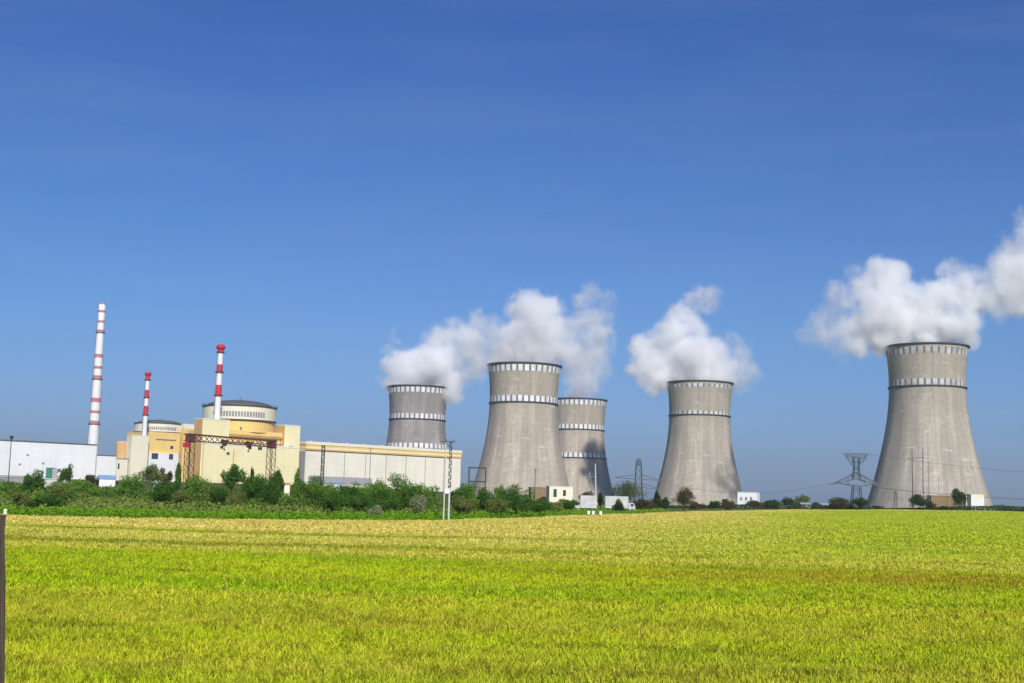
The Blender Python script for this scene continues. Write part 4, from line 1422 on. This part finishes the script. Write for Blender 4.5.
# --- left belt (px, top row, width, distance)
P = plant
P(34, 470.5, 20, 300, 'dark', 'round dark green shrub in front of the low pale boundary wall')
P(67, 463.0, 13, 455, 'dark', 'small dark tree touching the green tank container', name='tree', trunk_frac=0.25)
P(46, 492.0, 30, 190, 'dark', 'broad dark shrub at the left edge of the field', 'dome')
P(21, 491.5, 24, 205, 'olive', 'olive shrub at the field edge between post and broad dark shrub', 'dome')
P(2, 482.0, 20, 300, 'mid', 'green shrub below the thin lamp post at the left edge', 'dome')
P(62, 486.0, 22, 250, 'olive', 'brownish olive shrub right of the round dark green shrub', 'dome')
P(82, 478.5, 34, 330, 'mid', 'wide green shrub below the white hall', 'dome')
P(101, 486.5, 24, 290, 'mid', 'green shrub hiding the foot of the small white greenhouse', 'dome')
P(52, 481.5, 14, 330, 'mid', 'small green shrub under the low pale boundary wall', 'dome')
P(92, 473.0, 12, 470, 'brown', 'dark low shrub against the right end of the white hall', 'dome')
P(106, 474.0, 20, 475, 'brown', 'brown shrub below the low wing of the white hall', 'dome')
P(131, 472.0, 24, 330, 'mid', 'bushy green shrub right of the small white greenhouse')
P(137, 483.5, 15, 280, 'dark', 'small dark shrub under the bushy green one right of the greenhouse', 'dome')
P(120, 482.5, 18, 300, 'mid', 'low green shrub directly right of the small white greenhouse', 'dome')
P(153, 462.5, 19, 400, 'olive', 'olive tree with sparse crown before the farther reactor building', name='tree', trunk_frac=0.3)
P(166, 468.0, 12, 410, 'brown', 'small brownish tree right beside the sparse olive tree', name='tree', trunk_frac=0.3)
P(180, 453.5, 11, 330, 'dark', 'slim dark conical tree before the farther reactor building', 'cone', 'conifer_tree', 0.06)
P(166, 481.0, 24, 262, 'dark', 'very dark shrub below the slim conical tree, slightly left', 'dome')
P(190, 475.0, 20, 290, 'mid', 'green shrub right at the foot of the slim conical tree')
P(203, 474.0, 24, 275, 'mid', 'wide green shrub beneath the left corner of the yellow facade')
P(185, 487.0, 24, 250, 'olive', 'greyish olive shrub in front of the slim conical tree', 'dome')
P(216, 477.5, 22, 262, 'olive', 'olive shrub beneath the vent stack of the nearer reactor')
P(219, 486.0, 20, 240, 'dark', 'dark shrub in front of the olive one beneath the nearer vent stack', 'dome')
P(234.5, 459.0, 18, 285, 'dark', 'upright dark tree with bare stem before the yellow facade', name='tree', trunk_frac=0.34)
P(253.0, 453.5, 6, 300, 'brown', 'thin brown spire of a tree before the yellow facade', 'cone', 'poplar_tree', 0.05)
P(250, 471.0, 22, 250, 'dark', 'dark tree left of centre in the dense clump under the gantry', name='tree', trunk_frac=0.08)
P(266, 472.5, 28, 245, 'dark', 'widest dark tree of the dense clump under the gantry', name='tree', trunk_frac=0.06)
P(279, 464.5, 13, 255, 'dark', 'tall dark tree at the right end of the clump under the gantry', name='tree', trunk_frac=0.06)
P(237, 486.0, 16, 245, 'olive', 'low olive shrub below the upright tree with bare stem', 'dome')
P(298, 461.5, 15, 260, 'mid', 'pointed green tree before the shaded end wall of the turbine hall', 'cone', 'tree', 0.05)
P(311, 473.0, 24, 255, 'dark', 'dark broad tree just right of the pointed green tree', name='tree', trunk_frac=0.05)
P(324, 478.5, 26, 245, 'mid', 'mid green tree below the zigzag lattice mast', name='tree', trunk_frac=0.05)
P(334, 490.0, 22, 225, 'dark', 'low dark shrub below the small pale blue hut', 'dome')
P(345, 480.0, 24, 265, 'dark', 'dark green shrub right of the small pale blue hut')
P(362, 478.0, 26, 270, 'mid', 'green shrub below the thin bare pole')
P(380, 477.5, 24, 275, 'mid', 'green shrub left of the tallest leafy tree by the turbine hall')
P(398, 470.5, 32, 270, 'mid', 'tallest leafy tree in the row before the turbine hall', name='tree', trunk_frac=0.06)
P(385, 489.0, 26, 235, 'dark', 'dark shrub in front of the tallest leafy tree', 'dome')
P(360, 489.0, 26, 238, 'dark', 'dark shrub in front of the shrub below the bare pole', 'dome')
P(425, 480.5, 26, 262, 'mid', 'green shrub just left of the twin post mast')
P(410, 484.0, 20, 255, 'dark', 'dark shrub tucked right under the tallest leafy tree', 'dome')
P(420, 491.5, 17, 226, 'pale', 'pale sage dome shaped shrub left of the twin post mast', 'dome')
P(376, 503.5, 15, 200, 'pale', 'pale hay coloured low shrub at the field edge under the turbine hall', 'dome')
P(458, 482.0, 18, 258, 'dark', 'dark shrub immediately right of the twin post mast')
P(471, 484.0, 16, 300, 'mid', 'green shrub below the dark steel portal frame')
P(484, 483.5, 17, 295, 'dark', 'dark round shrub under the right post of the steel portal')
P(466, 494.0, 26, 232, 'olive', 'low olive shrub in front of the shrub by the steel portal', 'dome')
P(501, 483.5, 13, 270, 'mid', 'two topped green shrub before the foot of the broad beige tower')
P(518, 484.0, 32, 262, 'dark', 'large dark shrub before the middle of the broad beige tower')
P(496, 494.0, 22, 245, 'olive', 'low olive shrub between the steel portal and the large dark shrub', 'dome')
P(540, 494.0, 24, 275, 'dark', 'low dark shrub in front of the brown brick shed', 'dome')
P(556, 497.0, 20, 320, 'olive', 'low olive shrub in front of the low cream building', 'dome')
P(570, 498.0, 16, 360, 'dark', 'dark low shrub between the cream building and the box lorry', 'dome')
P(588, 490.0, 16, 470, 'brown', 'brown tree behind the white box lorry', name='tree', trunk_frac=0.2)
P(601, 484.5, 9, 405, 'deep', 'narrow dark tree between the two white lorries', 'cone', 'tree', 0.08)
P(628, 480.0, 26, 455, 'grey', 'round grey green tree behind the long white lorry', name='tree', trunk_frac=0.2)
P(620, 499.0, 12, 385, 'deep', 'small dark round bush in front of the long white lorry', 'dome', sink=0.2)
P(640, 497.5, 18, 470, 'brown', 'brown shrub below the pylon between the towers', 'dome')
P(650, 499.5, 14, 480, 'brown', 'dull brown shrub left of the dark pointed tree', 'dome')
P(657.5, 489.0, 11, 520, 'deep', 'dark pointed tree at the left foot of the weathered tower', 'cone', 'tree', 0.05)
P(666, 497.0, 8, 540, 'deep', 'small dark shrub touching the dark pointed tree', 'dome')
P(683.5, 487.0, 19, 520, 'brown', 'brownish tree before the foot of the weathered tower', name='tree', trunk_frac=0.08)
P(696, 501.5, 16, 560, 'brown', 'low brown shrub right of the brownish tree', 'dome')
P(713, 499.0, 12, 580, 'deep', 'low dark shrub before the right half of the weathered tower', 'dome')
P(726, 496.5, 13, 600, 'brown', 'dark brown shrub left of the small white block building', name='shrub')
P(755.5, 498.5, 15, 640, 'brown', 'reddish brown bush before the small white block building', 'dome')
P(767, 500.0, 8, 690, 'deep', 'dark bush at the right corner of the block building')
P(776, 499.0, 10, 700, 'deep', 'dark round topped bush, second to the right of the block building')
P(788, 496.8, 11, 710, 'deep', 'dark bush halfway between block building and tiny white cottage')
P(782, 503.5, 16, 705, 'grey', 'low grey green hedge right of the block building', 'dome')
P(803.5, 494.0, 15, 745, 'olive', 'green tree behind the tiny white cottage', name='tree', trunk_frac=0.15)
P(816, 502.0, 12, 770, 'deep', 'dark hedge between the two tiny cottages', 'dome')
P(839.5, 496.5, 18, 720, 'brown', 'brownish round tree left of the wide headed pylon', name='tree', trunk_frac=0.04)
P(860.5, 495.5, 15, 720, 'deep', 'dark tree at the right foot of the wide headed pylon', name='tree', trunk_frac=0.1)
P(849, 503.5, 12, 730, 'brown', 'brown low shrub between the two trees by the wide headed pylon', 'dome')
P(832, 503.5, 10, 735, 'deep', 'dark low hedge left of the brownish round tree', 'dome')
P(877, 505.5, 12, 740, 'deep', 'low dark hedge at the left edge of the nearest tower', 'dome')
P(919, 494.0, 15, 728, 'deep', 'dark bush behind the twin poles at the foot of the nearest tower', name='shrub', trunk_frac=0.05)
P(930, 500.0, 10, 735, 'brown', 'brown bush right of the twin poles', 'dome')
P(958.5, 487.5, 11.5, 735, 'deep', 'dark oval tree on a short trunk left of the white kiosk', name='tree', trunk_frac=0.12)
P(944, 505.5, 9, 728, 'deep', 'tiny dark bush in front of the low brown brick shed', 'dome')


# --- stuff: low scrub on the bank behind the field, weeds along the edge, far woodland
def scrub(name, n, yoff, size, hh, kind_mat, label, cat, x0, x1, prob=None):
    x = RNG.uniform(x0, x1, n)
    e = edge_y(x)
    slope_ = np.sqrt(1 + ((edge_y(x + 1) - edge_y(x - 1)) / 2) ** 2)
    y = e + RNG.uniform(yoff[0], yoff[1], n) * slope_
    cl = np.sin(x * 0.45 + 2 * np.sin(y * 0.11)) * np.sin(y * 0.37 + 1.5 * np.sin(x * 0.19)) * 0.5 + 0.5
    keep = RNG.uniform(0, 1, n) < (0.35 + 0.65 * cl)
    x, y, cl = x[keep], y[keep], cl[keep]
    n = len(x)
    z = hgt(x, y) + RNG.uniform(0, 1, n) ** 1.4 * hh * (0.35 + 0.65 * cl)
    p = np.stack([x, y, z], 1)
    nrm = RNG.normal(size=(n, 3)) + np.array([0, -0.3, 0.8]); nrm /= np.linalg.norm(nrm, axis=1)[:, None]
    s1 = np.cross(nrm, RNG.normal(size=(n, 3))); s1 /= np.linalg.norm(s1, axis=1)[:, None]
    s2 = np.cross(nrm, s1)
    sz = (size * RNG.uniform(0.5, 1.4, n))[:, None]
    q = np.empty((n, 4, 3))
    q[:, 0] = p - s1 * sz * 0.5; q[:, 1] = p - s2 * sz * 0.35; q[:, 2] = p + s1 * sz * 0.5; q[:, 3] = p + s2 * sz * 0.35
    o = np_mesh(name, q.reshape(-1, 3), np.arange(n * 4).reshape(n, 4), kind_mat, {'tint': ('FACE', np.clip(0.6 * cl + 0.4 * RNG.uniform(0, 1, n), 0, 1))})
    tag(o, label, cat, kind='stuff')
    return o


WEED = leaf_mat('fresh weed leaves', (0.05, 0.17, 0.008), (0.23, 0.40, 0.025))
SCRUB = leaf_mat('scrub leaves', (0.075, 0.13, 0.018), (0.28, 0.34, 0.075))
scrub('weeds', 130000, (0.5, 24), 0.34, 1.0, WEED, 'bright green weeds and tall grass along the far edge of the field', 'weeds', -150, 60)
scrub('scrub', 100000, (22, 130), 0.5, 1.7, SCRUB, 'low olive scrub covering the bank behind the field', 'scrub', -260, 75)


def woodland(name, label, x0, x1, y0, y1, hh, n, size, mat):
    x = RNG.uniform(x0, x1, n); y = RNG.uniform(y0, y1, n)
    env = 0.55 + 0.25 * np.sin(x * 0.05) + 0.2 * np.sin(x * 0.013 + 2)
    z = hgt(x, y) + RNG.uniform(0, 1, n) * hh * env
    p = np.stack([x, y, z], 1)
    nrm = RNG.normal(size=(n, 3)) + np.array([0, -1.0, 0.6]); nrm /= np.linalg.norm(nrm, axis=1)[:, None]
    s1 = np.cross(nrm, RNG.normal(size=(n, 3))); s1 /= np.linalg.norm(s1, axis=1)[:, None]
    s2 = np.cross(nrm, s1)
    sz = (size * RNG.uniform(0.6, 1.3, n))[:, None]
    q = np.empty((n, 4, 3))
    q[:, 0] = p - s1 * sz * 0.5; q[:, 1] = p - s2 * sz * 0.35; q[:, 2] = p + s1 * sz * 0.5; q[:, 3] = p + s2 * sz * 0.35
    o = np_mesh(name, q.reshape(-1, 3), np.arange(n * 4).reshape(n, 4), mat, {'tint': ('FACE', RNG.uniform(0, 1, n))})
    return tag(o, label, 'woodland', kind='stuff')


woodland('distant_woodland', 'far dark woodland along the skyline', -300, 1500, 2350, 2480, 21, 26000, 3.6, LEAF['dark'])
woodland('hedgerow', 'dark hedgerow along the crest right of the towers', 55, 330, 728, 742, 4.4, 15000, 0.8, LEAF['deep'])


def thicket(name, label, n, mat, x0, x1, y0, y1, hmax, size):
    """a dense mass of bushes growing into one another on the bank"""
    k = 260
    cx, cy_ = RNG.uniform(x0, x1, k), RNG.uniform(y0, y1, k)
    rr = RNG.uniform(2.2, 5.5, k)
    hh = RNG.uniform(0.45, 1.0, k) * hmax
    idx = RNG.integers(0, k, n)
    d = RNG.normal(size=(n, 3)); d /= np.linalg.norm(d, axis=1)[:, None]
    d[:, 2] = np.abs(d[:, 2])
    q_ = RNG.uniform(0.5, 1.05, n) ** 0.5
    x = cx[idx] + d[:, 0] * rr[idx] * q_; y = cy_[idx] + d[:, 1] * rr[idx] * q_
    keep = (y > edge_y(x) + 18)
    z = hgt(x, y) + d[:, 2] * hh[idx] * q_
    p = np.stack([x, y, z], 1)[keep]; d = d[keep]; tn = RNG.uniform(0, 1, k)[idx][keep]
    n = len(p)
    nrm = d + RNG.normal(size=(n, 3)) * 0.6; nrm /= np.linalg.norm(nrm, axis=1)[:, None]
    s1 = np.cross(nrm, RNG.normal(size=(n, 3))); s1 /= np.linalg.norm(s1, axis=1)[:, None]
    s2 = np.cross(nrm, s1)
    sz = (size * RNG.uniform(0.5, 1.3, n))[:, None]
    q = np.empty((n, 4, 3))
    q[:, 0] = p - s1 * sz * 0.5; q[:, 1] = p - s2 * sz * 0.35; q[:, 2] = p + s1 * sz * 0.5; q[:, 3] = p + s2 * sz * 0.35
    o = np_mesh(name, q.reshape(-1, 3), np.arange(n * 4).reshape(n, 4), mat, {'tint': ('FACE', np.clip(0.6 * tn + 0.4 * RNG.uniform(0, 1, n), 0, 1))})
    return tag(o, label, 'thicket', kind='stuff')


thicket('thicket', 'green thicket of bushes grown together on the bank below the buildings', 130000, leaf_mat('thicket leaves', (0.055, 0.115, 0.016), (0.20, 0.30, 0.055)), -190, 0, 240, 460, 3.2, 0.5)

# ================================================================== STEAM
def steam_mat(name, blobs, D, seed):
    m, nt = new_mat(name)
    tc = nt.nodes.new('ShaderNodeTexCoord')
    p = tc.outputs['Object']
    n1 = nd(nt, 'ShaderNodeTexNoise', ins={'Vector': mapping(nt, p, (1, 1, 1), (seed, seed * 2, 0)), 'Scale': 0.027, 'Detail': 6.0, 'Roughness': 0.70})
    off = nd(nt, 'ShaderNodeVectorMath', operation='SUBTRACT', ins={0: n1.outputs['Color'], 1: (0.5, 0.5, 0.5)})
    off = nd(nt, 'ShaderNodeVectorMath', operation='SCALE', ins={0: off.outputs[0], 'Scale': 44.0})
    q = nd(nt, 'ShaderNodeVectorMath', operation='ADD', ins={0: p, 1: off.outputs[0]}).outputs[0]
    tot = None
    for (x, y, z, r, w) in blobs:
        d = nd(nt, 'ShaderNodeVectorMath', operation='DISTANCE', ins={0: q, 1: (x, y, z)}).outputs['Value']
        # 1 at 0.55 r and inside, 0 at r
        f = nd(nt, 'ShaderNodeMapRange', ins={0: d, 1: r, 2: r * 0.45, 3: 0.0, 4: w})
        f = f.outputs[0]
        tot = f if tot is None else math_n(nt, 'MAXIMUM', tot, f)
    er = ramp(nt, n1.outputs['Fac'], [(0.38, 0.16), (0.62, 1.0)])
    n2 = noise(nt, mapping(nt, p, (1, 1, 1), (seed * 3, 0, seed)), 0.062, 5, 0.68)
    tot = math_n(nt, 'SUBTRACT', tot, math_n(nt, 'MULTIPLY', ramp(nt, n2, [(0.36, 0.0), (0.62, 1.0)]), 0.30), clamp=True)
    dens = math_n(nt, 'MULTIPLY', math_n(nt, 'MULTIPLY', math_n(nt, 'POWER', tot, 1.5), er), D)
    v = nd(nt, 'ShaderNodeVolumePrincipled')
    v.inputs['Color'].default_value = (0.985, 0.985, 0.99, 1)
    v.inputs['Density Attribute'].default_value = ''
    v.inputs['Anisotropy'].default_value = 0.0
    nt.links.new(dens, v.inputs['Density'])
    o = nt.nodes.new('ShaderNodeOutputMaterial')
    nt.links.new(v.outputs[0], o.inputs['Volume'])
    m.cycles.volume_step_rate = STEAM_STEP
    return m


STEAM_STEP = 0.18
STEAM_D = 0.34


def plume(C, Y, spec, label, seed):
    rng = np.random.default_rng(seed)
    bl = []
    for s_ in spec:
        px, py, r = s_[:3]
        w = s_[3] if len(s_) > 3 else 1.0
        p = at(px, py, Y)
        rr = r * Y / F
        dy = rng.uniform(-0.7, 0.7) * rr if py < 350 or w < 0.9 else rng.uniform(-0.4, 0.4) * rr
        bl.append((p.x - C.x, dy, p.z - C.z, rr * 1.42, w))
    mb = MB()
    for (x, y, z, r, w) in bl:
        n = 20
        c = Vector((x, y, z))
        prof = [(max(1e-3, r * 1.06 * math.sin(a)), z - r * 1.06 * math.cos(a)) for a in np.linspace(0.02, math.pi - 0.02, 12)]
        mb.lathe(c, prof, n, close_top=True, close_bottom=True)
    o = mb.build('steam_plume', steam_mat('steam', bl, STEAM_D, seed), None)
    o.location = C
    md = o.modifiers.new('remesh', 'REMESH')
    md.mode = 'VOXEL'
    md.voxel_size = 5.0
    dg = bpy.context.evaluated_depsgraph_get()
    me = bpy.data.meshes.new_from_object(o.evaluated_get(dg))
    o.modifiers.clear()
    old = o.data
    o.data = me
    bpy.data.meshes.remove(old)
    me.name = 'steam_plume'
    tag(o, label, 'steam plume', 'steam plumes above the cooling towers')
    return o


S1 = [(398, 378, 14), (412, 375, 16), (428, 376, 16), (440, 382, 13), (394, 368, 13), (405, 362, 14), (420, 360, 16), (436, 366, 18), (448, 380, 16), (452, 392, 12, .8), (384, 378, 8, .5),
      (386, 362, 9, .42), (389, 348, 9, .38), (395, 337, 8, .34), (440, 345, 20, .7), (456, 335, 18, .6), (470, 345, 22, .6), (452, 358, 18, .75), (470, 365, 18, .5), (478, 328, 15, .5), (462, 380, 12, .3)]
S2 = [(503, 357, 13), (522, 355, 15), (540, 356, 15), (552, 361, 10), (498, 350, 14, .7), (486, 360, 14, .5), (480, 345, 16, .4), (500, 338, 16, .6), (492, 325, 14, .4), (510, 345, 18), (528, 338, 22),
      (530, 320, 22), (530, 306, 16), (548, 308, 14), (520, 312, 14), (548, 330, 18), (560, 345, 18, .8), (572, 355, 18, .6), (575, 370, 14, .5), (565, 330, 14, .5)]
S3 = [(578, 397, 12, .6), (586, 385, 15, .6), (593, 368, 18, .55), (590, 350, 20, .55), (597, 335, 19, .5), (592, 318, 18, .45), (586, 303, 14, .40), (592, 291, 13, .36), (605, 300, 13, .32), (607, 345, 12, .36), (577, 330, 16, .45), (604, 318, 12, .32)]
S4 = [(682, 376, 13), (700, 375, 15), (716, 377, 13), (728, 380, 11), (664, 372, 16), (652, 362, 16), (645, 350, 14, .8), (640, 365, 12, .7), (655, 385, 10, .6), (648, 375, 12, .7), (670, 355, 20),
      (690, 352, 20), (710, 358, 18), (724, 366, 14, .9), (672, 335, 18, .9), (660, 340, 14, .7), (690, 330, 16, .8), (685, 315, 14, .7), (692, 303, 12, .6), (705, 300, 12, .5), (715, 302, 8, .35),
      (742, 355, 15, .42), (747, 372, 15, .45), (733, 343, 13, .4), (738, 384, 10, .4), (712, 296, 11, .45), (700, 295, 10, .5), (632, 362, 8, .3)]
S5 = [(905, 336, 14), (928, 335, 15), (950, 336, 14), (964, 339, 11), (885, 335, 18), (868, 330, 18, .9), (855, 345, 14, .6), (845, 330, 16, .5), (834, 318, 22, .45), (819, 330, 19, .38), (836, 345, 17, .4), (855, 278, 14, .45), (840, 295, 16, .45), (880, 310, 22),
      (905, 318, 22), (930, 318, 22), (955, 322, 20), (885, 285, 18, .9), (880, 270, 14, .8), (895, 275, 14, .8), (865, 290, 18, .7), (850, 300, 16, .5), (905, 298, 16, .8), (925, 300, 16, .7), (945, 300, 18, .9),
      (958, 285, 18, .8), (950, 270, 12, .6), (970, 300, 18, .7), (975, 280, 14, .5), (985, 305, 14, .5), (1000, 295, 20, .6), (1012, 275, 22, .8), (1022, 255, 22, .8), (1035, 270, 24, .9), (1020, 300, 16, .7),
      (1030, 235, 16, .7), (1045, 250, 26, .8), (1062, 235, 30, .8), (985, 295, 20, .85), (1004, 286, 21, .9), (998, 270, 15, .6), (994, 309, 13, .55), (1024, 214, 10, .35)]
plume(C1, 1611, S1, 'white steam drifting off the grey tower behind the turbine hall', 3)
plume(C2, 1324, S2, 'tall white steam cloud above the broad beige tower', 5)
plume(C3, 1720, S3, 'thin grey steam column rising from the farthest tower', 9)
plume(C4, 1488, S4, 'billowing white steam over the weathered tower beside the block building', 14)
plume(C5, 1215, S5, 'wide steam cloud drifting right out of the picture from the nearest tower', 21)

# ================================================================== AIR
HAZE_D = 0.00007
hb = MB()
hb.box((-7400, -600), (1, 0), (0, 1), 14800, 9900, -9.5, 345)
mh, nt = new_mat('pale air')
hv = nd(nt, 'ShaderNodeVolumePrincipled')
hv.inputs['Color'].default_value = (0.72, 0.82, 1.0, 1)
hv.inputs['Density'].default_value = HAZE_D
hv.inputs['Anisotropy'].default_value = 0.3
ho = nt.nodes.new('ShaderNodeOutputMaterial')
nt.links.new(hv.outputs[0], ho.inputs['Volume'])
hz = hb.build('haze', mh)
tag(hz, None, None, kind='stuff')
